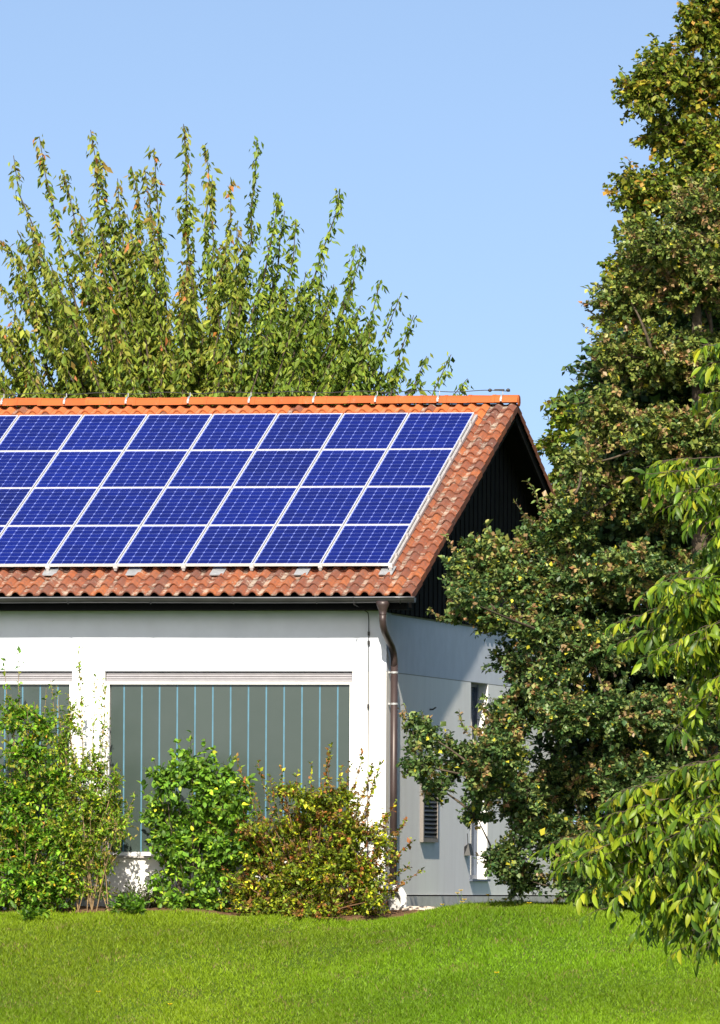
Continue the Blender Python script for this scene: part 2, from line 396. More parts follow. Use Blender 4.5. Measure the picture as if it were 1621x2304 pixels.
for r in range(ROWS):
    for c in range(NC):
        x = VX - 0.012 - (c + 1) * TW; s = r * TG
        show = (r < 3 and x > -6.4) or c < 3 or (r >= ROWS - 3 and x > -8.2)
        j = rng.normal(0, 1, 3)
        if show:
            new = r >= ROWS - 3 and x < -0.1 and (rng.random() < 0.9)
            o = link('tile', tm_flap if c == 0 else (tm_new if new else tm_old), roof, RP(x + j[0] * 0.002, s + j[1] * 0.004, 0.0), (AL + j[2] * 0.006, j[0] * 0.006, 0))
        else:
            o3 = RP(x, s + j[1] * 0.004, 0.0); nV = np.array([tuple(R3 @ Vector(v) + o3) for v in TV]) if False else (TV @ np.array(R3).T + np.array(o3))
            rest_v.append(nV); rest_f += [tuple(i + nrest for i in f) for f in TF]; rest_p.append(TP); nrest += len(TV)
me = bpy.data.meshes.new('tile_field'); me.from_pydata(np.concatenate(rest_v).tolist(), [], rest_f)
a = me.attributes.new('pan', 'FLOAT', 'POINT'); a.data.foreach_set('value', np.concatenate(rest_p).astype(np.float32))
me.materials.append(M['tile_field']); tag(link('tile_field', me, roof), kind='stuff')
# rear slope: the verge column shows from the side
for r in range(ROWS):
    s = r * TG
    o = link('verge_tile', tm_flap, roof); q = RPB(VX - 0.012 - TW, s, 0.0)
    o.matrix_local = Matrix.Translation(q) @ Matrix.Rotation(-AL, 4, 'X') @ Matrix.Diagonal((1, -1, 1, 1))
rear = MB().poly([RPB(x, s, 0.01) for s in (0.0, SL) for x in (XL, VX - 0.25)], [(0, 2, 3, 1)]).build('rear_tile_surface', 'tile_field', roof)
# ridge caps
def ridge_cap():
    b = MB(); L = 0.40; k = 9; prof = []
    for i in range(k):
        a_ = math.pi * (i / (k - 1)); prof.append((math.cos(a_) * 0.145, math.sin(a_) * 0.085 - 0.035 * (abs(math.cos(a_)) ** 3)))
    V = []
    for x, sc in ((0, 1.06), (0.05, 1.06), (0.052, 1.0), (L, 0.97)):
        V += [(x, p[0] * sc, p[1] * sc) for p in prof]
    F = [(r * k + i, r * k + i + 1, (r + 1) * k + i + 1, (r + 1) * k + i) for r in range(3) for i in range(k - 1)]
    F = [tuple(reversed(f)) for f in F]
    for x, r in ((0, 0), (L, 3)):
        n0 = len(V); V += [(x, p[0] * 0.9, p[1] * 0.9 - 0.014) for p in prof]
        F += [(r * k + i, r * k + i + 1, n0 + i + 1, n0 + i) for i in range(k - 1)]
    b.poly(V, F); return b.mesh('ridge_tile', 'tile_ridge')
rm = ridge_cap(); RSP = 0.372
for i in range(34):
    j = rng.normal(0, 1, 2)
    link('ridge_tile', rm, roof, (VX + 0.02 - 0.40 - i * RSP, RY, RZ + 0.055 + 0.003 * j[0]), (0, 0.006 * j[1], 0))
# ridge end disc
MB().tube([(VX + 0.012, RY, RZ + 0.05), (VX + 0.03, RY, RZ + 0.05)], 0.085, 14).build('ridge_end_cap', 'tile_ridge', roof)
for i, hx in enumerate(np.arange(AX + 0.08, -9.5, -1.245)):    # grey metal plates where hooks pass the tiles
    b = MB(); b.poly([RP(hx + dx, s_, 0.055 + dz) for s_, dz in ((AS0 - 0.20, 0.0), (AS0 + 0.15, 0.0)) for dx in (-0.20, 0.0)], [(0, 1, 3, 2)])
    b.poly([RP(hx + dx, AS0 - 0.20, 0.055 + dz) for dz in (-0.012, -0.0005) for dx in (-0.20, 0.0)], [(0, 1, 3, 2)])
    b.build('metal_tile', 'zinc', roof)

# gutter ------------------------------------------------------------
gut = link('gutter', None, house)
GYc, GZc, GR = -0.625, 4.592, 0.072
def gutter_mesh():
    b = MB(); k = 11; P = []
    for x in np.linspace(XL, 0.545, 40):
        sag = 0.004 * math.sin(x * 1.1)
        P.append([(x, GYc + GR * math.cos(math.pi + math.pi * i / (k - 1)), GZc + GR * math.sin(math.pi + math.pi * i / (k - 1)) + sag) for i in range(k)])
    V = [p for ring in P for p in ring]
    F = [(r * k + i, r * k + i + 1, (r + 1) * k + i + 1, (r + 1) * k + i) for r in range(len(P) - 1) for i in range(k - 1)]
    b.poly(V, F); n = len(P) - 1
    b.poly(P[n], [tuple(range(k))])
    return b
gutter_mesh().build('trough', 'gutter_metal', gut, True)
MB().tube([(x, GYc - GR - 0.004, GZc + 0.004 + 0.004 * math.sin(x * 1.1)) for x in np.linspace(XL, 0.55, 40)], 0.011, 8).build('rim', 'rim_metal', gut, True)
for i in range(11):
    x = 0.33 - i * 1.218
    if x < XL: break
    b = MB(); b.tube([(x, GYc + (GR + 0.006) * math.cos(math.pi + a_), GZc + (GR + 0.006) * math.sin(math.pi + a_)) for a_ in np.linspace(-0.25, math.pi, 12)], 0.008, 6)
    b.box(x - 0.014, x + 0.014, GYc - GR - 0.012, -0.45, GZc + 0.010, GZc + 0.020); b.build('bracket', 'gutter_metal', gut)

# downpipe on the corner --------------------------------------------
dp = link('downpipe', None, house)
px = 0.075
MB().tube([(px, GYc, 4.545), (px, GYc, 4.49), (px, GYc, 4.42), (px, GYc, 4.36), (px, GYc, 4.355)], [0.098, 0.094, 0.064, 0.052, 0.055], 18).build('funnel', 'pipe_brown', dp, True)
pth = [(px, GYc, 4.37), (px, GYc, 4.27), (px, GYc + 0.03, 4.20), (px, GYc + 0.12, 4.12), (px, 0.0, 3.92), (px, 0.13, 3.83), (px, 0.185, 3.74), (px, 0.195, 3.60)]
MB().tube(pth, 0.050, 18).build('swan_neck', 'pipe_brown', dp, True)
MB().tube([(px, 0.195, 3.68), (px, 0.195, 0.05)], 0.052, 18).build('pipe', 'pipe_brown', dp, True)
for z in (3.55, 3.10, 1.2):
    b = MB(); b.tube([(px, 0.195, z - 0.014), (px, 0.195, z + 0.014)], 0.058, 18); b.box(0.0, 0.03, 0.19, 0.20, z - 0.01, z + 0.01)
    b.box(px - 0.10, px - 0.045, 0.13, 0.145, z - 0.012, z + 0.012); b.build('clamp', 'zinc', dp)

# lightning conductor ------------------------------------------------
lc = link('lightning_conductor', None, house)
MB().tube([(x, RY, RZ + 0.205 + 0.012 * math.cos(x * 2 * math.pi / 1.0)) for x in np.linspace(-10, 0.36, 80)], 0.006, 6).build('ridge_wire', 'dark_metal', lc)
cl = MB(); cl.poly([(dx, -0.158 * math.cos(a_) if True else 0, 0.095 * math.sin(a_)) for a_ in np.linspace(0.0, math.pi * 0.5, 6) for dx in (-0.015, 0.015)],
                   [(2 * i, 2 * i + 1, 2 * i + 3, 2 * i + 2) for i in range(5)])
cl.tube([(0, 0, 0.09), (0, 0, 0.150)], 0.008, 8); cl.box(-0.015, 0.015, -0.17, -0.155, -0.02, 0.02)
clm = cl.mesh('ridge_clip', 'zinc')
for i in range(10):
    link('ridge_clip', clm, lc, (0.245 - 0.97 * i + float(rng.normal(0, 0.01)), RY, RZ + 0.06))
for x in (0.05, 0.33): MB().tube([(x - 0.03, RY, RZ + 0.215), (x - 0.012, RY, RZ + 0.215), (x + 0.012, RY, RZ + 0.215), (x + 0.03, RY, RZ + 0.215)], [0.01, 0.026, 0.026, 0.01], 8).build('wire_holder', 'dark_metal', lc)
MB().box(0.12, 0.27, RY - 0.015, RY + 0.015, RZ + 0.205, RZ + 0.232).build('wire_connector', 'dark_metal', lc)
MB().tube([(-0.34, GYc - 0.085, 4.60), (-0.33, GYc - 0.07, 4.50), (-0.26, -0.06, 4.40), (-0.255, -0.03, 4.30), (-0.255, -0.03, 0.1)], 0.0065, 6).build('down_wire', 'dark_metal', lc)
for z, r_ in ((4.10, 0.016), (3.97, 0.02), (3.06, 0.018), (1.9, 0.018)):
    b = MB(); b.tube([(-0.255, -0.03, z - 0.03), (-0.255, -0.03, z + 0.03)], r_, 8); b.tube([(-0.255, 0.0, z), (-0.255, -0.045, z)], 0.011, 8); b.build('wire_clip', 'dark_metal', lc)

# windows -------------------------------------------------------------
def big_window(x0, x1, label):
    w = link('window', None, house); w['label'] = label
    zt, zb = WZ[1], WZ[0]; yd = 0.085
    MB().box(x0, x1, 0.20, 0.24, zb, zt - 0.003).build('backing', 'joint', w)
    nz = 4
    sb_ = MB(); hz = 0.136 / nz
    for i in range(nz):
        z1 = zt - 0.012 - i * hz
        sb_.poly([(x, y, z) for x in (x0 + 0.012, x1 - 0.012) for y, z in ((yd - 0.030 + 0.012 * (i == 0), z1), (yd - 0.042, z1 - hz * 0.35), (yd - 0.042, z1 - hz * 0.75), (yd - 0.022, z1 - hz * 0.97))],
                 [(0, 1, 5, 4), (1, 2, 6, 5), (2, 3, 7, 6)])
    sb_.build('slats', 'shutter_alu', w)
    fb = MB()
    fb.box(x0 + 0.003, x1 - 0.003, yd - 0.05, yd + 0.06, zt - 0.188, zt - 0.150)
    fb.box(x0 + 0.003, x1 - 0.003, yd - 0.05, yd + 0.06, zb + 0.002, zb + 0.052)
    fb.box(x0 + 0.003, x0 + 0.058, yd - 0.047, yd + 0.06, zb + 0.053, zt - 0.189)
    fb.box(x1 - 0.048, x1 - 0.003, yd - 0.047, yd + 0.06, zb + 0.053, zt - 0.189)
    fb.build('frame', 'white_paint', w)
    MB().box(x0 - 0.01, x1 + 0.01, -0.05, 0.10, zb - 0.035, zb - 0.0005).build('sill', 'alu_dull', w)
    first = x0 + 0.265; seams = [first + 0.2628 * i for i in range(14) if first + 0.2628 * i < x1 - 0.1]
    edges = [x0 + 0.062] + seams + [x1 - 0.051]
    for i in range(len(edges) - 1):
        a_, b_ = edges[i] + 0.0115, edges[i + 1] - 0.0115
        o = MB().box(a_, b_, yd, yd + 0.012, zb + 0.056, zt - 0.192).build('pane', 'channel_glass', w)
        o.rotation_euler = (0, 0, 0)
    for s_ in seams:
        MB().box(s_ - 0.011, s_ + 0.011, yd + 0.003, yd + 0.03, zb + 0.056, zt - 0.192).build('joint_strip', 'blue_strip', w)
big_window(W1[0], W1[1], 'wide window of grey-green glass strips nearest the downpipe')
big_window(W2[0], W2[1], 'wide glass-strip window at the left, mostly behind shrubs')

# gable slot window
sw = link('window', None, house); sw['label'] = 'narrow tall slot window in the shaded gable wall'
MB().box(-0.24, -0.19, SW[0] + 0.003, SW[1] - 0.003, SW[2] + 0.003, ZJ - 0.016).build('pane', 'dark_glass', sw)
fb = MB()
for y0, y1, z0, z1 in ((SW[0] + 0.002, SW[0] + 0.09, SW[2] + 0.06, ZJ - 0.06), (SW[1] - 0.09, SW[1] - 0.002, SW[2] + 0.06, ZJ - 0.06), (SW[0] + 0.002, SW[1] - 0.002, SW[2] + 0.002, SW[2] + 0.059), (SW[0] + 0.002, SW[1] - 0.002, ZJ - 0.059, ZJ - 0.014)):
    fb.box(-0.19, -0.15, y0, y1, z0, z1)
fb.build('frame', 'sill_blue', sw)
MB().box(-0.15, 0.045, SW[0] - 0.04, SW[1] + 0.04, SW[2] - 0.035, SW[2] - 0.0005).build('sill', 'sill_blue', sw)
# louvre vent
lv = link('louvre_vent', None, house)
ly0, ly1, lz0, lz1 = 2.45, 3.55, 1.13, 2.02
fb = MB()
for y0, y1, z0, z1 in ((ly0, ly0 + 0.07, lz0, lz1), (ly1 - 0.05, ly1, lz0, lz1), (ly0 + 0.071, ly1 - 0.051, lz0, lz0 + 0.06), (ly0 + 0.071, ly1 - 0.051, lz1 - 0.06, lz1)):
    fb.box(0.0, 0.05, y0, y1, z0, z1)
fb.build('frame', 'vent_metal', lv)
MB().box(-0.002, 0.004, ly0 + 0.07, ly1 - 0.05, lz0 + 0.06, lz1 - 0.06).build('backing', 'dark_metal', lv)
for i in range(12):
    z = lz0 + 0.075 + i * 0.0635
    MB().poly([(0.006, ly0 + 0.071, z + 0.05), (0.006, ly1 - 0.051, z + 0.05), (0.042, ly1 - 0.051, z), (0.042, ly0 + 0.071, z), (0.006, ly0 + 0.071, z + 0.042), (0.006, ly1 - 0.051, z + 0.042), (0.042, ly1 - 0.051, z - 0.008), (0.042, ly0 + 0.071, z - 0.008)],
              [(0, 3, 2, 1), (4, 5, 6, 7), (3, 7, 6, 2), (0, 1, 5, 4), (0, 4, 7, 3), (1, 2, 6, 5)]).build('slat', 'gutter_metal', lv)
# wall lamp and a short bar on the gable
wb = link('wall_lamp', None, house)
b = MB(); b.poly([(0.0, 5.72, 0.95), (0.09, 5.75, 0.95), (0.09, 6.02, 0.95), (0.0, 6.05, 0.95), (0.0, 5.72, 1.08), (0.05, 5.78, 1.13), (0.05, 5.99, 1.13), (0.0, 6.05, 1.08)],
                 [(0, 3, 2, 1), (4, 5, 6, 7), (0, 1, 5, 4), (1, 2, 6, 5), (2, 3, 7, 6), (3, 0, 4, 7)]); b.build('housing', 'dark_metal', wb)
MB().tube([(0.03, 5.85, 1.12), (0.03, 5.80, 1.28)], 0.006, 6).build('cable', 'dark_metal', wb)
MB().box(0.0, 0.025, 3.00, 3.06, 2.68, 2.98).build('holder_bar', 'dark_metal', house)
MB().tube([(0.0, 3.1, 3.08), (0.05, 3.1, 3.08), (0.07, 3.12, 3.10), (0.07, 3.2, 3.11)], 0.012, 6).build('wall_hook', 'dark_metal', house)

# mounting rails under the panel seams, with end caps
for i in range(10):
    x = AX + 0.005 - i * 1.01 + (0.022 if i == 0 else 0)
    b = MB(); b.poly([RP(x + dx, s_, nn) for nn in (0.058, 0.108) for s_ in (AS0 - 0.045, ATOP + 0.02) for dx in (-0.02, 0.02)],
                     [(0, 2, 3, 1), (4, 5, 7, 6), (0, 1, 5, 4), (2, 6, 7, 3), (0, 4, 6, 2), (1, 3, 7, 5)])
    r_ = b.build('mounting_rail', 'alu_dull', roof)
    b = MB(); b.poly([RP(x + dx, s_, nn) for nn in (0.095, 0.155) for s_ in (AS0 - 0.04, AS0 - 0.003) for dx in (-0.03, 0.03)],
                     [(0, 2, 3, 1), (4, 5, 7, 6), (0, 1, 5, 4), (2, 6, 7, 3), (0, 4, 6, 2), (1, 3, 7, 5)])
    b.build('end_clamp', 'alu', roof)
for s_ in np.arange(AS0 + 0.4, ATOP, 0.83):     # side clamps on the array's right edge
    MB().poly([RP(AX + 0.012 + dx, s_ + ds, nn) for nn in (0.09, 0.152) for ds in (0, 0.05) for dx in (-0.008, 0.03)],
              [(0, 2, 3, 1), (4, 5, 7, 6), (0, 1, 5, 4), (2, 6, 7, 3), (0, 4, 6, 2), (1, 3, 7, 5)]).build('side_clamp', 'alu_dull', roof)

# ------------------------------------------------------------------ solar panels (each a thing of its own)
PW, PH, PT = 0.99, 1.65, 0.04
fb = MB(); fw = 0.013
for x0, x1, y0, y1 in ((0, PW, 0, fw), (0, PW, PH - fw, PH), (0, fw, fw + 0.0003, PH - fw - 0.0003), (PW - fw, PW, fw + 0.0003, PH - fw - 0.0003)):
    fb.box(x0, x1, y0, y1, -PT, 0)
frame_me = fb.mesh('frame', 'alu')
back_me = MB().poly([(fw, fw, -0.008), (PW - fw, fw, -0.008), (PW - fw, PH - fw, -0.008), (fw, PH - fw, -0.008)], [(0, 1, 2, 3)]).mesh('back_sheet', 'backsheet')
glass_me = MB().poly([(fw, fw, -0.002), (PW - fw, fw, -0.002), (PW - fw, PH - fw, -0.002), (fw, PH - fw, -0.002)], [(0, 1, 2, 3)]).mesh('cover_glass', 'cover_glass')
cx_, cy_ = (PW - 2 * fw - 0.014) / 6, (PH - 2 * fw - 0.020) / 10
hx, hy, ch = cx_ / 2 - 0.0022, cy_ / 2 - 0.0056, 0.015
cell_me = MB().poly([(-hx + ch, -hy, 0), (hx - ch, -hy, 0), (hx, -hy + ch, 0), (hx, hy - ch, 0), (hx - ch, hy, 0), (-hx + ch, hy, 0), (-hx, hy - ch, 0), (-hx, -hy + ch, 0)], [tuple(range(8))]).mesh('cell', 'cell')
ROWN = {3: 'top row', 2: 'second row from the ridge', 1: 'second row from the gutter', 0: 'bottom row'}
ORD = ['at the right end', 'second from right', 'third from right', 'fourth from right', 'fifth from right', 'sixth from right', 'seventh from right', 'eighth from right', 'ninth from right']
NCOL = {0: 7, 1: 8, 2: 8, 3: 9}
for k in range(4):
    for i in range(NCOL[k]):
        q = RP(AX - i * 1.01 - PW, AS0 + k * 1.67, 0.15)
        pn = link('solar_panel', None, None, q, (AL + float(rng.normal(0, 0.0006)), 0, 0))
        tag(pn, 'blue solar panel in the array\'s %s, %s' % (ROWN[k], ORD[i]), 'solar panel', 'solar panels on the roof')
        link('frame', frame_me, pn); bs = link('back_sheet', back_me, pn); link('cover_glass', glass_me, pn)
        tone = float(np.exp(rng.normal(0, 0.10)))
        for a_ in range(6):
            for b_ in range(10):
                ce = link('cell', cell_me, bs, (fw + 0.007 + (a_ + 0.5) * cx_, fw + 0.010 + (b_ + 0.5) * cy_, -0.005)); ce.color = (tone, tone, tone ** 0.7, 1)

# small things at the corner: white vent elbow, drain box, stone
ve = tag(link('vent_pipe', None, None, (0.30, -0.12, 0.05)), 'white elbow vent pipe beside the house corner', 'pipe')
MB().tube([(0, 0, 0), (0, 0, 0.22), (-0.01, 0, 0.30), (-0.05, 0, 0.37), (-0.12, 0.02, 0.40), (-0.2, 0.04, 0.405)], 0.052, 14).build('elbow', 'white_paint', ve, True)
MB().tube([(0, 0, 0.10), (0, 0, 0.17)], 0.062, 14).build('sleeve', 'white_paint', ve, True)
b = MB(); rr = np.random.default_rng(3)
ring = [(0.30 * math.cos(a_) * (1 + 0.15 * rr.random()), 0.18 * math.sin(a_) * (1 + 0.15 * rr.random())) for a_ in np.linspace(0, 2 * math.pi, 13)[:-1]]
b.poly([(x, y, -0.05) for x, y in ring] + [(x * 0.95, y * 0.95, 0.07 + 0.015 * rr.random()) for x, y in ring] + [(x * 0.6, y * 0.6, 0.10 + 0.015 * rr.random()) for x, y in ring],
       [(i, (i + 1) % 12, 12 + (i + 1) % 12, 12 + i) for i in range(12)] + [(12 + i, 12 + (i + 1) % 12, 24 + (i + 1) % 12, 24 + i) for i in range(12)] + [tuple(range(24, 36))])
o = b.build('flat_stone', 'stone_pale', None, False, loc=(0.62, -0.35, 0.09)); tag(o, 'pale flat stone at the foot of the gable corner', 'stone')
b = MB().box(-0.10, 0.10, -0.08, 0.08, 0, 0.30); b.box(-0.115, 0.115, -0.095, 0.095, 0.301, 0.33)
o = b.build('drain_box', 'plinth', None, False, loc=(0.16, 0.05, 0.05)); tag(o, 'grey drain box between downpipe and white vent pipe', 'drain box')

# ------------------------------------------------------------------ plants
def norm(a): return a / np.maximum(np.linalg.norm(a, axis=-1, keepdims=True), 1e-9)
def bezier(S, K, E, m):
    t_ = np.linspace(0, 1, m)[None, :, None]; S, K, E = S[:, None], K[:, None], E[:, None]
    return (1 - t_) ** 2 * S + 2 * t_ * (1 - t_) * K + t_ ** 2 * E
def tubes(paths, r0, r1, sides=4):
    """paths (n,m,3) -> V, F"""
    n, m, _ = paths.shape
    d = np.gradient(paths, axis=1); d = norm(d)
    ref = np.where(np.abs(d[..., 2:3]) > 0.9, np.array([1.0, 0.15, 0]), np.array([0, 0.1, 1.0]))
    a = norm(np.cross(d, ref)); b = np.cross(d, a)
    r = (np.asarray(r0).reshape(-1, 1) * (1 - np.linspace(0, 1, m)) + np.asarray(r1).reshape(-1, 1) * np.linspace(0, 1, m))
    r = np.broadcast_to(r, (n, m))[:, :, None, None]
    th = np.linspace(0, 2 * np.pi, sides, endpoint=False)
    V = paths[:, :, None] + r * (a[:, :, None] * np.cos(th)[None, None, :, None] + b[:, :, None] * np.sin(th)[None, None, :, None])
    idx = np.arange(n * m * sides).reshape(n, m, sides); nx_ = np.roll(idx, -1, axis=2)
    F = np.stack([idx[:, :-1], nx_[:, :-1], nx_[:, 1:], idx[:, 1:]], -1).reshape(-1, 4)
    return V.reshape(-1, 3), F
def join(parts):
    V, F, n = [], [], 0
    for v, f in parts: V.append(v); F.append(f + n); n += len(v)
    return np.concatenate(V), np.concatenate(F)
LEAF2 = (np.array([(0, 0, 0), (0.45, 0.5, 0.10), (1, 0, -0.06), (0.45, -0.5, 0.10)]), np.array([(0, 1, 2), (0, 2, 3)]))
LEAF4 = (np.array([(0, 0, 0), (0.32, 0.42, 0.10), (0.72, 0.40, 0.04), (1, 0, -0.12), (0.72, -0.40, 0.04), (0.32, -0.42, 0.10), (0.5, 0, 0.0)]),
         np.array([(0, 6, 1), (1, 6, 2), (2, 6, 3), (0, 5, 6), (5, 4, 6), (4, 3, 6)]))
LEAFB = (np.array([(0, 0, 0), (0.22, 0.36, 0.06), (0.5, 0.5, 0.05), (0.78, 0.33, -0.04), (1, 0, -0.20), (0.78, -0.33, -0.04), (0.5, -0.5, 0.05), (0.22, -0.36, 0.06), (0.3, 0, 0.02), (0.65, 0, -0.04)]),
         np.array([(0, 8, 1), (1, 8, 2), (2, 8, 9), (2, 9, 3), (3, 9, 4), (0, 7, 8), (7, 6, 8), (6, 9, 8), (6, 5, 9), (5, 4, 9)]))
def leaves(P, A, U, L, Wd, tmpl):
    tv, tf = tmpl; A = norm(A); S = norm(np.cross(U, A)); N = np.cross(A, S)
    L = np.asarray(L)[:, None, None]; Wd = np.asarray(Wd)[:, None, None]
    V = P[:, None] + A[:, None] * (tv[None, :, 0:1] * L) + S[:, None] * (tv[None, :, 1:2] * Wd) + N[:, None] * (tv[None, :, 2:3] * L)
    n, k = len(P), len(tv)
    F = (tf[None] + (np.arange(n) * k)[:, None, None]).reshape(-1, 3)
    return V.reshape(-1, 3), F, k
def sample(paths, r, density, t0=0.0, t1=1.0):
    n, m, _ = paths.shape
    seg = np.linalg.norm(np.diff(paths, axis=1), axis=2).sum(1)
    cnt = np.maximum(1, r.poisson(seg * (t1 - t0) * density)); pi = np.repeat(np.arange(n), cnt)
    t_ = t0 + (t1 - t0) * r.random(len(pi)); f = t_ * (m - 1); i0 = np.minimum(f.astype(int), m - 2); w = (f - i0)[:, None]
    P = paths[pi, i0] * (1 - w) + paths[pi, i0 + 1] * w
    T_ = norm(paths[pi, i0 + 1] - paths[pi, i0]); return P, T_, t_, pi
LEAF_GAIN = np.array([1.85, 1.92, 1.2])
def rdir(r, n): return norm(r.normal(size=(n, 3)))
def pick(r, n, pal, jit=0.18):
    w = np.array([p[1] for p in pal], float); c = np.array([p[0] for p in pal], float)
    k = r.choice(len(pal), n, p=w / w.sum()); return np.clip(c[k] * LEAF_GAIN * np.exp(r.normal(0, jit, (n, 1))), 0.002, 0.8)
def dress(paths, r, density, t0, L, asp, pal, tang=0.4, rand=0.8, droop=0.4, off=0.03, tmpl=LEAF2, tip_pal=None, tip_from=0.8, upn=1.0, path_pal=None, path_frac=0.0, path_jit=0.10):
    """leaves along paths -> V, F, colour per vertex"""
    P, T_, t_, pi = sample(paths, r, density, t0)
    n = len(P); A = T_ * tang + rdir(r, n) * rand + np.array([0, 0, -1.0]) * droop
    U = np.array([0, 0, 1.0]) * upn + rdir(r, n) * 0.75
    ln = L * np.exp(r.normal(0, 0.22, n)); P = P + rdir(r, n) * off * r.random((n, 1))
    col = pick(r, n, pal) * np.exp(r.normal(0, path_jit, (len(paths), 1)))[pi]
    if path_pal:
        k = (r.random(len(paths)) < path_frac)[pi] & (t_ > 0.45); col[k] = pick(r, int(k.sum()), path_pal)
    if tip_pal:
        k = r.random(n) < smooth(tip_from, 1.0, t_) * 0.75; col[k] = pick(r, int(k.sum()), tip_pal)
    V, F, kk = leaves(P, A, U, ln, ln * asp, tmpl); return V, F, np.repeat(col, kk, 0)
def joinl(parts):
    V, F, Cc, n = [], [], [], 0
    for v, f, c in parts: V.append(v); F.append(f + n); Cc.append(c); n += len(v)
    return np.concatenate(V), np.concatenate(F), np.concatenate(Cc)
def plant(name, label, cat, base, wood, crown, bark='bark', leafm='leaf', group=None, woodname='trunk', crownname='crown'):
    root = tag(link(name, None, None, base), label, cat, group); b = np.array(base)
    V, F = join(wood); link(woodname, mesh_np(woodname, V - b, F, bark, True), root)
    V, F, c = joinl(crown); cr = link(crownname, mesh_np(crownname, V - b, F, leafm, False, c), root); tag(cr, kind='stuff')
    return root, cr
def clumps_tree(cl, Y, r, base, fork_z, ny=0.9, twigs=46, leaf=None, extra_depth=0.8, limb_r=0.05, keep=None, flat=0.74, lay=2, b_low=1.6):
    """cl rows of (x, z, rx, rz); every clump gets a limb, twigs and leaves"""
    cl = np.array(cl, float); k = len(cl)
    cen, rad = [], []
    for j in range(lay):
        dy = r.normal(0, 0.25, k) if j == 0 else (r.normal(0, extra_depth, k) if j == 1 else r.normal(1.35, 0.3, k))
        cen.append(np.c_[cl[:, 0] - dy * 0.214 + r.normal(0, 0.05, k), Y + dy, cl[:, 1] + r.normal(0, 0.05, k)])
        sc = 1.0 if j == 0 else 0.95; fl_ = np.where(cl[:, 3] > 0.44, 1.05 if j == 2 else flat, 1.08)
        rad.append(np.c_[cl[:, 2] * sc, np.maximum(cl[:, 2], cl[:, 3]) * ny * sc, cl[:, 3] * sc * fl_])
    cen = np.concatenate(cen); rad = np.concatenate(rad); cen[:, 1] = np.where(cen[:, 2] < b_low, np.maximum(cen[:, 1], Y - 0.5), cen[:, 1])
    if keep is not None:
        k_ = keep(cen); cen, rad = cen[k_], rad[k_]
    b = np.array(base, float)
    axis = np.c_[np.full(len(cen), b[0]), np.full(len(cen), b[1]), np.clip(cen[:, 2] - 0.6, b[2] + fork_z, None)]
    dist = np.linalg.norm(cen - axis, axis=1); S = axis.copy()
    for i in range(len(cen)):
        nearer = np.where(dist < dist[i] - 0.25)[0]
        if len(nearer):
            j = nearer[np.argmin(np.linalg.norm(cen[nearer] - cen[i], axis=1) + 0.3 * np.maximum(cen[nearer, 2] - cen[i, 2], 0))]
            if np.linalg.norm(cen[j] - cen[i]) < dist[i]: S[i] = cen[j]
    K = S * 0.5 + cen * 0.5 + r.normal(0, 0.14, cen.shape); K[:, 2] -= 0.08
    limbs = bezier(S, K, cen, 9)
    n = np.maximum(8, (twigs * (rad.mean(1) / 0.55) ** 2).astype(int)); ci = np.repeat(np.arange(len(cen)), n)
    d = rdir(r, len(ci)); d[:, 2] = d[:, 2] * 0.95 + 0.08; d = norm(d)
    ext = 0.55 + 0.55 * r.random((len(ci), 1)) ** 0.8 + 0.28 * (r.random((len(ci), 1)) < 0.12)
    E = cen[ci] + d * rad[ci] * ext
    S2 = cen[ci] + d * rad[ci] * 0.12 + r.normal(0, 0.05, (len(ci), 3)); K2 = (S2 + E) / 2 + rdir(r, len(ci)) * rad[ci] * 0.15
    tw = bezier(S2, K2, E, 5)
    return limbs, tw

gz = lambda x, y: float(ground_z(x, y))
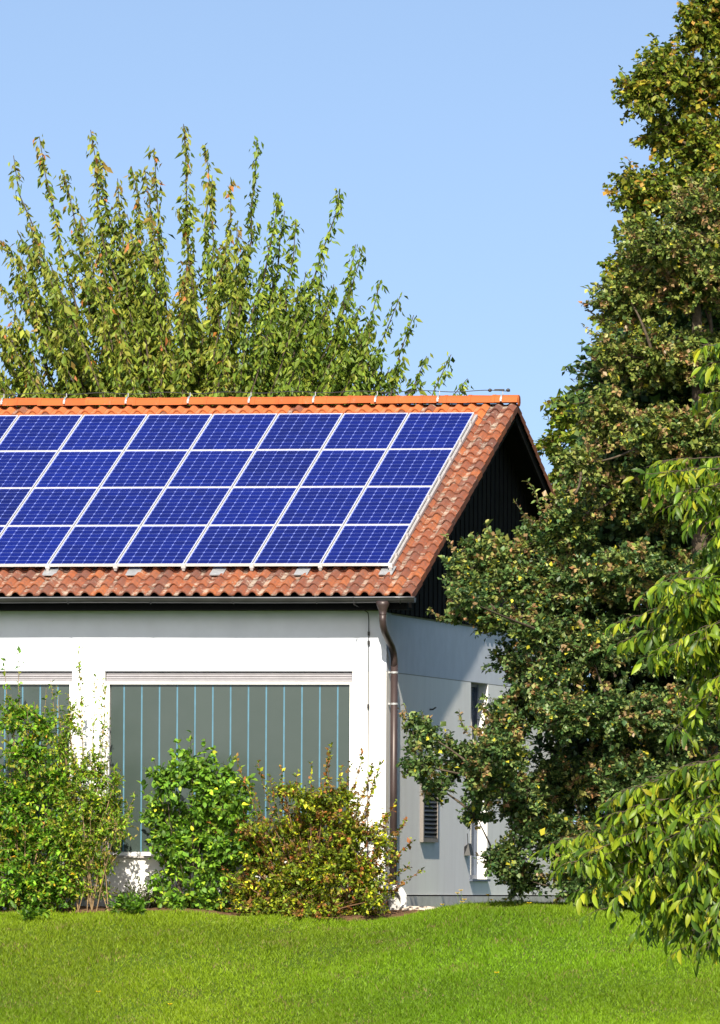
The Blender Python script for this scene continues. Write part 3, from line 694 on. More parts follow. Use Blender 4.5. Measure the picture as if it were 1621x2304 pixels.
# --- cherry tree behind the ridge, upright shoots hung with drooping leaves
def cherry():
    r = np.random.default_rng(11); Y = 20.0
    tips = [(-10.67, 12.73), (-10.25, 13.1), (-9.84, 12.53), (-9.33, 13.12), (-9.17, 12.63), (-8.86, 12.3), (-8.64, 12.55), (-8.4, 12.49), (-8.25, 12.86), (-7.72, 13.14), (-7.38, 12.91), (-7.24, 12.35), (-6.92, 12.31), (-6.48, 12.91), (-6.11, 12.04), (-5.81, 11.63), (-6.0, 11.78), (-5.05, 12.1), (-4.67, 11.03), (-4.36, 10.58), (-4.02, 10.28), (-3.79, 9.94), (-3.56, 9.32), (-3.15, 9.31), (-2.88, 8.87), (-10.86, 11.27), (-10.59, 11.46), (-10.89, 10.56), (-10.36, 11.53), (-9.51, 11.74), (-4.78, 11.21)]
    env = np.array([(-13.5, 8.6), (-12.5, 9.6), (-11.6, 10.5), (-10.89, 10.94), (-10.51, 11.38), (-10.13, 11.55), (-9.36, 11.74), (-8.59, 11.68), (-7.83, 11.72), (-7.06, 11.52), (-6.3, 11.29), (-5.54, 10.83), (-4.78, 10.31), (-4.4, 9.86), (-4.02, 9.41), (-3.64, 8.89), (-3.26, 8.5)])
    T1 = np.array([(x, 0, z) for x, z in tips]); dy = r.normal(0, 0.5, len(T1)); T1[:, 1] = Y + dy; T1[:, 0] -= dy * 0.214
    nf = 240; fx = r.uniform(-13.2, -3.2, nf); fz = np.interp(fx, env[:, 0], env[:, 1]) - 3.6 * r.random(nf) ** 1.15
    dy = r.normal(0, 1.1, nf); T2 = np.c_[fx - dy * 0.214, Y + dy, fz]
    n3 = 70; x3 = r.uniform(-6.4, -3.1, n3); z3 = np.interp(x3, env[:, 0], env[:, 1]) - 2.6 * r.random(n3); dy = r.normal(0, 0.8, n3); T3 = np.c_[x3 - dy * 0.214, Y + dy, z3]
    T = np.concatenate([T1, T2, T3]); cx = -7.3
    S = np.c_[cx + (T[:, 0] - cx) * 0.15, Y + (T[:, 1] - Y) * 0.1, np.clip(T[:, 2] - 7.0 + r.normal(0, 0.7, len(T)), 2.0, 5.2)]
    K = np.c_[cx + (T[:, 0] - cx) * np.where(np.arange(len(T)) >= len(T1) + nf, r.uniform(0.18, 0.35, len(T)), np.where(np.arange(len(T)) < len(T1), r.uniform(0.5, 0.75, len(T)), r.uniform(0.28, 0.6, len(T)))), Y + (T[:, 1] - Y) * 0.8, S[:, 2] + (T[:, 2] - S[:, 2]) * r.uniform(0.42, 0.58, len(T))]
    main = bezier(S, K, T, 14); ph = r.uniform(0, 6.28, (len(T), 1)); u_ = np.linspace(0, 1, 14)[None]; main[:, :, 0] += 0.16 * np.sin(u_ * 7 + ph) * u_ * (1 - u_) * 2.2; main[:, 1:-1] += r.normal(0, 0.04, main[:, 1:-1].shape)
    # side shoots
    P, Tn, tt, pi = sample(main[:, 3:], r, 2.8, 0.05, 0.88)
    L = r.uniform(0.2, 1.0, len(P)) * (1 - 0.45 * tt); out = rdir(r, len(P)); out[:, 2] = 0; out[:, 0] += 0.7 * np.tanh((P[:, 0] - cx) / 1.5)
    E = P + norm(Tn * 0.8 + out * 0.75 + np.array([0, 0, 0.40])) * L[:, None]
    side = bezier(P, P + (E - P) * 0.5 + out * 0.06 * L[:, None], E, 6)
    lim = np.interp(E[:, 0] + (E[:, 1] - Y) * 0.214, env[:, 0], env[:, 1]) + 0.15
    side = side[(E[:, 2] < lim) & (E[:, 0] + (E[:, 1] - Y) * 0.214 < -2.7)]
    pal = [((0.095, 0.118, 0.022), 4), ((0.065, 0.095, 0.018), 4), ((0.135, 0.145, 0.03), 3), ((0.035, 0.06, 0.015), 1.5), ((0.13, 0.11, 0.035), 0.25), ((0.24, 0.09, 0.03), 0.03)]
    tip = [((0.15, 0.10, 0.045), 1.0), ((0.22, 0.08, 0.045), 0.35), ((0.12, 0.125, 0.03), 5)]
    pal_r = [((0.066, 0.102, 0.018), 4), ((0.092, 0.125, 0.022), 4), ((0.034, 0.06, 0.014), 2), ((0.13, 0.145, 0.03), 2)]
    kw = dict(tang=0.12, rand=0.65, droop=0.85, off=0.13, upn=0.2)
    cr = []
    for paths, dens, t0 in ((main, 68, 0.26), (side, 58, 0.05)):
        right = (paths[:, -1, 0] + (paths[:, -1, 1] - Y) * 0.214) > -6.6
        for sel, pl in ((~right, pal), (right, pal_r)):
            if sel.any(): cr.append(dress(paths[sel], r, dens, t0, 0.130, 0.42, pl, tip_pal=tip if pl is pal else None, tip_from=0.82, **kw))
    base = (cx, Y, 0.1)
    trunk = bezier(np.array([[cx, Y, -0.1]]), np.array([[cx + 0.1, Y, 2]]), np.array([[cx, Y, 5.5]]), 8)
    wood = [tubes(trunk, 0.26, 0.12, 10), tubes(main, 0.045, 0.006, 5), tubes(side[:, ::2], 0.010, 0.003, 3)]
    plant('cherry_tree', 'tall cherry tree with upright leafy shoots behind the roof ridge', 'tree', base, wood, cr)
cherry()

# --- linden behind on the right
LINDEN = [(2.35, 14.02, 0.57, 0.57), (1.71, 13.4, 0.5, 0.5), (1.36, 12.95, 0.5, 0.5), (2.21, 13.04, 0.57, 0.57), (2.36, 12.13, 0.64, 0.64), (1.72, 12.35, 0.43, 0.43), (1.3, 11.45, 0.5, 0.5), (1.94, 11.37, 0.64, 0.64), (1.3, 10.68, 0.39, 0.39), (1.09, 10.12, 0.43, 0.43), (1.02, 9.42, 0.46, 0.46), (0.96, 8.65, 0.35, 0.35), (1.66, 9.97, 0.64, 0.64), (2.37, 10.53, 0.71, 0.71), (1.74, 8.99, 0.64, 0.64), (2.44, 9.41, 0.64, 0.64), (1.03, 8.16, 0.39, 0.39), (1.6, 8.02, 0.57, 0.57), (2.45, 8.15, 0.64, 0.64), (1.46, 7.11, 0.64, 0.64), (2.17, 6.9, 0.64, 0.64), (2.99, 13.38, 0.78, 0.78), (3.07, 11.64, 0.85, 0.85), (3.15, 9.89, 0.85, 0.85), (3.16, 7.8, 0.85, 0.85), (2.84, 14.85, 0.85, 0.85), (2.55, 15.55, 0.64, 0.64), (3.8, 5.8, 0.9, 0.9), (2.6, 5.6, 0.8, 0.8), (3.2, 4.2, 0.9, 0.9), (4.0, 9.0, 0.9, 0.9), (4.0, 12.0, 0.9, 0.9), (4.6, 7.0, 0.9, 0.9), (4.3, 3.0, 0.9, 0.9), (2.2, 4.0, 0.8, 0.8), (1.6, 2.8, 0.8, 0.8), (2.6, 2.6, 0.9, 0.9), (3.4, 2.0, 0.9, 0.9), (2.0, 1.3, 0.8, 0.8), (3.0, 0.9, 0.8, 0.8)]
def linden():
    r = np.random.default_rng(21); base = (3.2, 13.6, 0.1)
    limbs, tw = clumps_tree(LINDEN, 13.0, r, base, 2.0, twigs=95, extra_depth=0.8, lay=2, flat=0.92)
    pal = [((0.085, 0.105, 0.018), 4), ((0.055, 0.080, 0.014), 4), ((0.12, 0.120, 0.022), 3), ((0.14, 0.100, 0.025), 0.9), ((0.03, 0.05, 0.012), 2), ((0.22, 0.19, 0.03), 0.3)]
    tip = [((0.19, 0.105, 0.03), 2), ((0.15, 0.13, 0.02), 2)]
    cr = [dress(tw, r, 58, 0.15, 0.084, 0.82, pal, 0.35, 0.8, 0.45, 0.05, LEAF2, path_pal=tip, path_frac=0.14)]
    trunk = bezier(np.array([[3.2, 13.6, -0.1]]), np.array([[3.25, 13.6, 6]]), np.array([[3.1, 13.4, 14.5]]), 12)
    plant('linden_tree', 'tallest tree at the right edge, olive-yellow crown behind the oak', 'tree', base,
          [tubes(trunk, 0.30, 0.05, 10), tubes(limbs, 0.055, 0.012, 5), tubes(tw[:, ::2], 0.008, 0.003, 3)], cr)
linden()

SMALL = [(-1.6, 8.45, 0.36, 0.36), (-1.3, 7.93, 0.45, 0.45), (-1.75, 7.85, 0.29, 0.29), (-1.19, 8.52, 0.38, 0.38), (-1.14, 7.25, 0.53, 0.53), (-1.64, 7.26, 0.36, 0.36), (-0.69, 7.92, 0.53, 0.53), (-1.36, 6.58, 0.53, 0.53), (-0.76, 6.8, 0.6, 0.6), (-1.75, 6.73, 0.3, 0.3), (-0.5, 5.8, 0.7, 0.7), (-1.2, 5.6, 0.6, 0.6), (0.2, 6.9, 0.7, 0.7)]
def small_tree():
    r = np.random.default_rng(31); base = (-0.6, 22.3, 0.1)
    limbs, tw = clumps_tree(SMALL, 22.0, r, base, 2.0, twigs=95, extra_depth=0.5)
    pal = [((0.10, 0.13, 0.022), 4), ((0.065, 0.10, 0.018), 4), ((0.16, 0.16, 0.03), 2), ((0.17, 0.10, 0.035), 0.6), ((0.03, 0.055, 0.012), 1)]
    cr = [dress(tw, r, 58, 0.15, 0.092, 0.85, pal, 0.35, 0.8, 0.4, 0.05, LEAF2)]
    trunk = bezier(np.array([[-0.6, 22.3, -0.1]]), np.array([[-0.55, 22.3, 3]]), np.array([[-1.0, 22.1, 7.6]]), 10)
    plant('maple_tree', 'small light green tree just past the roof\'s rear verge', 'tree', base,
          [tubes(trunk, 0.16, 0.03, 8), tubes(limbs, 0.03, 0.01, 5), tubes(tw[:, ::2], 0.006, 0.003, 3)], cr)
small_tree()

# --- oak in front of the gable
OAK = [(4.69, 9.96, 0.57, 0.57), (4.18, 9.46, 0.57, 0.57), (3.81, 8.72, 0.57, 0.57), (4.69, 8.9, 0.63, 0.63), (3.56, 7.97, 0.38, 0.38), (4.19, 7.84, 0.63, 0.63), (4.89, 7.96, 0.57, 0.57), (3.43, 7.09, 0.44, 0.44), (4.07, 6.84, 0.57, 0.57), (4.7, 6.84, 0.57, 0.57), (3.06, 6.41, 0.38, 0.38), (3.69, 6.09, 0.57, 0.57), (4.52, 5.9, 0.7, 0.7), (2.78, 5.78, 0.24, 0.24), (3.0, 5.53, 0.51, 0.51), (2.36, 5.31, 0.35, 0.35), (1.76, 5.19, 0.51, 0.32), (1.4, 4.91, 0.29, 0.25), (2.3, 4.78, 0.48, 0.38), (3.07, 4.72, 0.6, 0.6), (3.83, 4.9, 0.63, 0.63), (4.72, 4.84, 0.63, 0.63), (1.34, 4.31, 0.38, 0.16), (1.92, 4.25, 0.38, 0.22), (2.56, 4.03, 0.54, 0.54), (2.21, 3.59, 0.35, 0.29), (3.26, 3.78, 0.63, 0.63), (4.15, 3.9, 0.63, 0.63), (4.91, 3.78, 0.63, 0.63), (2.28, 3.02, 0.41, 0.38), (2.95, 2.9, 0.6, 0.6), (3.71, 2.84, 0.7, 0.7), (4.6, 2.84, 0.7, 0.7), (0.80, 2.66, 0.20, 0.34), (0.84, 2.21, 0.40, 0.30), (1.42, 2.4, 0.50, 0.38), (1.12, 1.86, 0.34, 0.28), (1.75, 2.0, 0.45, 0.4), (2.0, 2.7, 0.4, 0.35), (1.6, 4.65, 0.45, 0.30), (2.1, 0.95, 0.35, 0.35), (2.5, 1.6, 0.45, 0.42), (2.0, 5.0, 0.4, 0.35), (2.75, 5.2, 0.42, 0.4), (2.7, 3.4, 0.45, 0.42), (2.5, 4.5, 0.42, 0.4), (1.93, 2.21, 0.51, 0.51), (2.32, 1.77, 0.44, 0.38), (3.02, 1.96, 0.63, 0.63), (3.84, 1.84, 0.7, 0.7), (4.73, 1.84, 0.7, 0.7), (1.55, 1.55, 0.32, 0.18), (2.58, 1.21, 0.51, 0.38), (3.34, 1.09, 0.63, 0.63), (4.23, 0.97, 0.7, 0.7), (4.99, 0.84, 0.63, 0.63), (1.91, 0.8, 0.24, 0.24), (2.39, 0.55, 0.41, 0.32), (3.02, 0.62, 0.51, 0.38), (3.73, 0.53, 0.57, 0.38), (4.49, 0.47, 0.51, 0.38), (5.61, 3.59, 0.82, 0.82), (5.72, 5.46, 0.82, 0.82), (5.59, 7.33, 0.76, 0.76), (5.62, 1.72, 0.82, 0.82), (5.32, 9.2, 0.63, 0.63)]
def oak():
    r = np.random.default_rng(41); base = (4.9, -1.2, 0.15)
    keep = lambda c: ((c[:, 0] > 1.3) | (c[:, 1] < -1.1)) & ((c[:, 1] < -0.6) | (c[:, 0] > 2.5))
    limbs, tw = clumps_tree(OAK, -1.5, r, base, 0.5, twigs=100, extra_depth=1.0, keep=keep, lay=2)
    pal = [((0.040, 0.070, 0.032), 5), ((0.020, 0.042, 0.022), 4), ((0.066, 0.092, 0.042), 4.5), ((0.110, 0.130, 0.062), 2), ((0.02, 0.035, 0.016), 2), ((0.22, 0.195, 0.03), 0.5)]
    tip = [((0.125, 0.080, 0.058), 3), ((0.13, 0.125, 0.055), 2), ((0.17, 0.085, 0.06), 0.6)]
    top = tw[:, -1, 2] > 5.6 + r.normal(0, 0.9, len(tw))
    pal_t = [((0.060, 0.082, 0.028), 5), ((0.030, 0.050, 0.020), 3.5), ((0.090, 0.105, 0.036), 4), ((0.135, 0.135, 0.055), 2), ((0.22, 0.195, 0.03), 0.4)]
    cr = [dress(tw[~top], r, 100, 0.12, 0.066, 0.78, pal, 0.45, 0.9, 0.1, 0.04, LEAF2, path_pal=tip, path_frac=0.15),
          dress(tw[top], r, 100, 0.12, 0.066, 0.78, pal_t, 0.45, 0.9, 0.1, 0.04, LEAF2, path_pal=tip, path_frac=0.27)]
    BACK = [(x, z, 0.75, 0.75) for x in (3.2, 4.0, 4.8, 5.6) for z in (1.0, 2.1, 3.2, 4.3, 5.4, 6.5, 7.6)] + [(4.4, 8.6, 0.7, 0.7), (5.2, 8.7, 0.7, 0.7), (2.6, 2.6, 0.55, 0.6), (2.7, 4.6, 0.55, 0.6)]
    limbs2, tw2 = clumps_tree(BACK, 0.2, r, base, 0.5, twigs=80, lay=1, flat=1.0)
    cr.append(dress(tw2, r, 33, 0.12, 0.105, 0.80, pal[:3], 0.45, 0.9, 0.1, 0.04, LEAF2)); limbs = np.concatenate([limbs, limbs2]); tw = np.concatenate([tw, tw2])
    trunk = bezier(np.array([[4.9, -1.2, -0.1]]), np.array([[4.8, -1.2, 4]]), np.array([[4.7, -1.4, 9.6]]), 12)
    # stray twig tips that stick out of the outline
    S = np.array([(2.55, -1.6, 5.75), (2.5, -1.6, 5.6), (0.85, -1.6, 2.5), (1.55, -1.6, 2.6), (1.25, -1.5, 4.3), (1.75, -1.6, 2.65), (3.5, -1.6, 8.1), (3.6, -1.5, 8.3), (1.3, -1.6, 5.2), (1.9, -1.6, 5.3)])
    E = np.array([(2.36, -1.6, 6.20), (2.18, -1.6, 5.92), (0.60, -1.6, 3.05), (1.38, -1.6, 2.95), (0.92, -1.5, 4.40), (1.75, -1.6, 3.0), (3.12, -1.6, 8.4), (3.15, -1.5, 8.62), (1.12, -1.6, 5.52), (1.75, -1.6, 5.62)])
    st = bezier(S, (S + E) / 2 + r.normal(0, 0.05, S.shape), E, 6)
    cr.append(dress(st, r, 75, 0.0, 0.068, 0.55, tip + pal[2:4], 0.5, 0.8, 0.0, 0.02, LEAF4))
    plant('oak_tree', 'dark green oak with yellow specks covering the house\'s gable side', 'tree', base,
          [tubes(trunk, 0.26, 0.05, 10), tubes(limbs, 0.030, 0.006, 5), tubes(tw[:, ::2], 0.006, 0.003, 3), tubes(st, 0.006, 0.003, 3)], cr, 'bark', 'leaf_oak')
oak()

# --- shrubs in the bed: stems from the foot to given tips plus leafy clumps
SHRUB_GAIN = 1.25
def shrub(name, label, base, tips, clumps, Y, seed, pal, L, asp, tip=None, tw_n=50, dens=60, leafm='leaf', bark='bark_light', stem_r=0.014, tmpl=LEAF4, droop=0.2, tip_dens=40, feet=5, tip_t0=0.25, path_pal=None, path_frac=0.0):
    r = np.random.default_rng(seed); SH = 0.45; pal = [(tuple(np.array(c) * SHRUB_GAIN), w) for c, w in pal]; base = (base[0] - 0.214 * SH, base[1] + SH, gz(base[0], base[1] + SH)); b = np.array(base, float); Y += SH
    clumps = [(c[0] - 0.214 * SH,) + tuple(c[1:]) for c in clumps]; tips = [(x - 0.214 * SH, z) for x, z in tips]
    cl = np.array(clumps, float); k = len(cl); dy = r.normal(-0.12, 0.15, k)
    cen = np.c_[cl[:, 0] - dy * 0.214, Y + dy, cl[:, 1]]; rad = np.c_[cl[:, 2], np.minimum(cl[:, 2] * 0.9, 0.5), cl[:, 3]]
    foot = (b + np.c_[r.normal(0, 0.11, (feet, 1)), r.normal(0, 0.07, (feet, 1)), np.zeros((feet, 1))])[r.integers(0, feet, k)]
    K = foot * 0.6 + cen * 0.4; K[:, 2] = foot[:, 2] + (cen[:, 2] - foot[:, 2]) * 0.5; K += r.normal(0, 0.07, K.shape)
    limbs = bezier(foot, K, cen, 8)
    n = np.maximum(10, (1.45 * tw_n * (rad.mean(1) / 0.45) ** 2).astype(int)); ci = np.repeat(np.arange(k), n)
    d = rdir(r, len(ci)); d[:, 2] += 0.15; d = norm(d); E = cen[ci] + d * rad[ci] * (0.45 + 0.68 * r.random((len(ci), 1)) + 0.25 * (r.random((len(ci), 1)) < 0.12))
    E[:, 1] = np.minimum(E[:, 1], np.where(E[:, 0] < 0.3, -0.22, 0.3)); E[:, 2] = np.maximum(E[:, 2], ground_z(E[:, 0], E[:, 1]) + 0.05)
    S2 = cen[ci] + d * rad[ci] * 0.1; tw = bezier(S2, (S2 + E) / 2 + rdir(r, len(ci)) * 0.06, E, 5)
    T = np.array([(x, 0, z) for x, z in tips], float); dy = r.normal(0, 0.15, len(T)); T[:, 1] = Y + dy; T[:, 0] -= dy * 0.214
    F0 = b + np.c_[(T[:, 0:1] - b[0]) * 0.25, r.normal(0, 0.05, (len(T), 1)), (T[:, 2:3] - b[2]) * 0.25]
    K = np.c_[b[0] + (T[:, 0] - b[0]) * 0.75, T[:, 1] * 0.7 + b[1] * 0.3, b[2] + (T[:, 2] - b[2]) * 0.62]
    st = bezier(F0, K, T, 12); st[:, 1:-1] += r.normal(0, 0.012, st[:, 1:-1].shape)
    cr = [dress(tw, r, dens, 0.1, L, asp, pal, 0.4, 0.9, droop, 0.03, tmpl, tip if not path_pal else None, 0.85, path_pal=path_pal, path_frac=path_frac, path_jit=0.24), dress(st, r, tip_dens, tip_t0, L * 1.05, asp, pal + (tip or []), 0.5, 0.8, 0.0, 0.03, tmpl)]
    wood = [tubes(limbs, stem_r, 0.006, 5), tubes(tw[:, ::2], 0.005, 0.002, 3), tubes(st, 0.009, 0.003, 4)]
    return plant(name, label, 'shrub', base, wood, cr, bark, leafm, 'shrubs along the front wall', 'stems', 'foliage')
green = [((0.048, 0.105, 0.012), 5), ((0.075, 0.140, 0.014), 4), ((0.024, 0.055, 0.012), 4), ((0.13, 0.17, 0.018), 1.5), ((0.22, 0.20, 0.02), 0.25)]
A_ = [(-4.95, 2.32, 0.40, 0.40), (-5.08, 1.68, 0.52, 0.52), (-4.55, 1.94, 0.38, 0.40), (-5.01, 1.05, 0.6, 0.6), (-4.45, 1.18, 0.45, 0.51), (-5.0, 0.48, 0.51, 0.45), (-4.50, 0.52, 0.38, 0.38), (-5.8, 1.2, 0.6, 0.6), (-5.8, 0.5, 0.5, 0.5), (-5.7, 1.9, 0.5, 0.5), (-4.75, 2.75, 0.34, 0.3), (-5.15, 2.85, 0.34, 0.32), (-4.7, 0.3, 0.4, 0.28), (-5.2, 0.25, 0.4, 0.25), (-4.35, 0.35, 0.3, 0.28)]
shrub('privet_shrub', 'tall dense green shrub at the left edge, before the left window', (-5.0, -1.4, gz(-5, -1.4)),
      [(-5.09, 3.84), (-5.32, 3.72), (-4.95, 2.96), (-4.69, 3.30), (-5.2, 3.2), (-4.85, 3.1)], A_, -1.4, 51, green + [((0.30, 0.16, 0.02), 0.15)], 0.070, 0.62, [((0.15, 0.15, 0.03), 2), ((0.26, 0.14, 0.03), 0.2)], 70, 66, tmpl=LEAF2, tip_dens=30)
B_ = [(-4.0, 1.69, 0.33, 0.40), (-3.77, 1.18, 0.32, 0.36), (-4.07, 0.98, 0.36, 0.36), (-3.95, 2.19, 0.24, 0.30), (-4.40, 2.40, 0.26, 0.32), (-4.3, 1.7, 0.34, 0.35), (-3.7, 1.55, 0.30, 0.32), (-4.2, 0.75, 0.34, 0.30), (-4.35, 1.2, 0.32, 0.34), (-3.85, 0.75, 0.28, 0.24), (-4.3, 2.75, 0.22, 0.3), (-4.15, 0.42, 0.3, 0.24), (-3.85, 0.45, 0.24, 0.2), (-3.6, 1.3, 0.26, 0.3), (-3.95, 1.35, 0.3, 0.3), (-4.15, 2.1, 0.28, 0.32), (-3.65, 1.9, 0.22, 0.25)]
shrub('forked_shrub', 'slender shrub with orange-lichened forked stems and thin tall shoots', (-4.0, -1.52, gz(-4.0, -1.52)),
      [(-4.18, 3.87), (-4.34, 3.21), (-3.95, 3.46), (-3.82, 3.4), (-3.78, 3.3), (-3.75, 2.96), (-4.11, 2.57), (-4.6, 3.4), (-4.5, 3.33), (-3.35, 1.82), (-3.38, 1.63), (-3.55, 1.25), (-4.47, 2.9), (-3.72, 2.32), (-3.61, 1.92), (-3.6, 2.1)], B_, -1.5, 52,
      [((0.09, 0.14, 0.016), 4), ((0.06, 0.105, 0.014), 4), ((0.17, 0.19, 0.02), 2), ((0.03, 0.06, 0.012), 2), ((0.22, 0.15, 0.03), 0.4)], 0.062, 0.45, [((0.15, 0.11, 0.04), 2), ((0.12, 0.14, 0.03), 2)], 70, 70, stem_r=0.007, tmpl=LEAF2, tip_dens=40, feet=5, tip_t0=0.1)
C_ = [(-2.5, 2.07, 0.44, 0.44), (-2.90, 1.95, 0.36, 0.34), (-2.08, 1.88, 0.46, 0.42), (-1.80, 1.51, 0.36, 0.38), (-1.72, 1.0, 0.32, 0.36), (-3.02, 1.5, 0.3, 0.3), (-2.34, 1.32, 0.57, 0.57), (-2.92, 1.38, 0.35, 0.35), (-2.79, 0.74, 0.42, 0.44), (-2.2, 0.68, 0.48, 0.51), (-2.59, 0.24, 0.40, 0.30), (-2.98, 0.38, 0.22, 0.26), (-2.2, 0.24, 0.36, 0.28), (-2.85, 1.05, 0.36, 0.36), (-2.0, 1.05, 0.34, 0.36)]
shrub('lilac_shrub', 'round bright green large-leaved shrub in front of the wide window', (-2.5, -1.4, gz(-2.5, -1.4)),
      [(-2.54, 2.66), (-2.34, 2.58), (-2.83, 2.45), (-3.09, 2.30), (-3.28, 1.94), (-3.25, 1.55), (-1.95, 2.30), (-1.72, 2.05), (-3.05, 0.93), (-2.21, 2.45)], C_, -1.4, 53,
      [((0.050, 0.100, 0.016), 5), ((0.075, 0.130, 0.018), 4), ((0.028, 0.060, 0.014), 3), ((0.12, 0.165, 0.02), 1.5), ((0.20, 0.20, 0.02), 0.3)], 0.084, 0.62, None, 52, 46, 'leaf', 'bark', 0.012, LEAFB, 0.3, tip_dens=26)
D_ = [(-0.74, 1.70, 0.40, 0.28), (-0.29, 1.72, 0.30, 0.28), (-1.13, 1.82, 0.30, 0.18), (-0.87, 1.19, 0.60, 0.58), (-0.16, 1.2, 0.45, 0.47), (-1.44, 0.88, 0.48, 0.48), (-0.73, 0.56, 0.63, 0.60), (0.04, 0.51, 0.45, 0.45), (-1.64, 0.37, 0.44, 0.34), (-1.12, 0.2, 0.44, 0.25), (-0.34, 0.2, 0.51, 0.25), (0.20, 0.28, 0.26, 0.26), (0.27, 1.07, 0.22, 0.36), (-1.55, 1.25, 0.34, 0.25), (-0.35, 0.75, 0.5, 0.45), (-1.2, 0.6, 0.5, 0.45), (-0.75, 0.1, 0.5, 0.2), (0.0, 0.12, 0.35, 0.2), (-1.55, 0.12, 0.4, 0.2), (-0.5, 1.5, 0.4, 0.36)]
shrub('barberry_shrub', 'wide red-brown and yellow spiky shrub by the house corner', (-0.75, -1.75, gz(-0.75, -1.75)),
      [(-0.46, 2.50), (-0.50, 2.40), (-0.74, 2.23), (-1.19, 2.2), (-1.52, 2.26), (-1.84, 2.32), (-1.9, 1.38), (-2.22, 1.38), (-1.84, 1.44), (-2.1, 0.18), (-2.03, 0.68), (-0.16, 2.27), (0.0, 2.39), (0.15, 2.2), (0.3, 2.27), (0.2, 1.95), (0.5, 1.7), (0.65, 1.45), (0.74, 1.14), (0.9, 0.72), (0.70, 0.78), (0.40, 0.1), (0.46, 1.07), (-2.1, 0.81), (-0.95, 2.1), (-0.3, 2.2), (-0.6, 2.05), (-1.35, 2.05), (-1.75, 1.6), (-1.95, 1.15), (0.35, 1.55), (0.55, 1.3), (0.1, 2.0), (-1.6, 1.9), (0.55, 0.9), (0.6, 0.5)], D_, -1.6, 54,
      [((0.085, 0.110, 0.014), 4), ((0.13, 0.145, 0.014), 3), ((0.055, 0.080, 0.014), 3), ((0.09, 0.055, 0.022), 0.6), ((0.25, 0.22, 0.015), 0.9), ((0.025, 0.035, 0.01), 2)], 0.056, 0.66, [((0.17, 0.06, 0.03), 3), ((0.13, 0.07, 0.025), 3), ((0.24, 0.10, 0.04), 0.7)], 66, 84, 'leaf', 'twig_red', tmpl=LEAF2, tip_dens=64, tip_t0=0.40, path_pal=[((0.11, 0.055, 0.025), 3), ((0.085, 0.05, 0.025), 3), ((0.20, 0.065, 0.03), 1.4), ((0.16, 0.14, 0.02), 3)], path_frac=0.26)
# low weeds at the bed's edge and a dark low bush against the wall
for i, (x, y, h) in enumerate([(-3.45, -1.9, 0.22), (-3.25, -2.0, 0.26), (-3.05, -2.05, 0.20), (-4.75, -2.2, 0.22)]):
    r = np.random.default_rng(60 + i); b = np.array((x, y, gz(x, y))); n = 9
    E = b + np.c_[r.normal(0, 0.13, n), r.normal(0, 0.08, n), h * r.uniform(0.5, 1.1, n)]; S = np.repeat(b[None], n, 0)
    pth = bezier(S, (S + E) / 2 + np.array([0, 0, 0.05]), E, 5)
    lab = ['low leafy weed at the bed edge by the forked shrub', 'tallest low weed in the gap between the shrubs', 'low leafy weed beside the round green shrub\'s foot', 'low yellow-green weed under the left shrub'][i]
    root, _ = plant('weed', lab, 'weed', tuple(b), [tubes(pth, 0.004, 0.002, 3)], [dress(pth, r, 70, 0.2, 0.085, 0.45, green, 0.5, 0.6, -0.1, 0.02, LEAF4)], 'stem_green', 'leaf', 'low weeds along the planting bed', 'stems', 'foliage')
r = np.random.default_rng(70); b = np.array((-3.35, -0.55, gz(-3.35, -0.55))); n = 60
E = b + np.c_[r.normal(0, 0.28, n), r.normal(0, 0.12, n), r.uniform(0.1, 0.5, n)]; S = np.repeat(b[None], n, 0)
pth = bezier(S, (S + E) / 2, E, 5)
plant('juniper_shrub', 'small dark bush low against the white wall behind the forked shrub', 'shrub', tuple(b), [tubes(pth, 0.005, 0.002, 3)],
      [dress(pth, r, 90, 0.2, 0.05, 0.35, [((0.03, 0.045, 0.02), 1), ((0.05, 0.06, 0.03), 1)], 0.6, 0.7, 0, 0.02, LEAF2)], 'bark', 'leaf', None, 'stems', 'foliage')

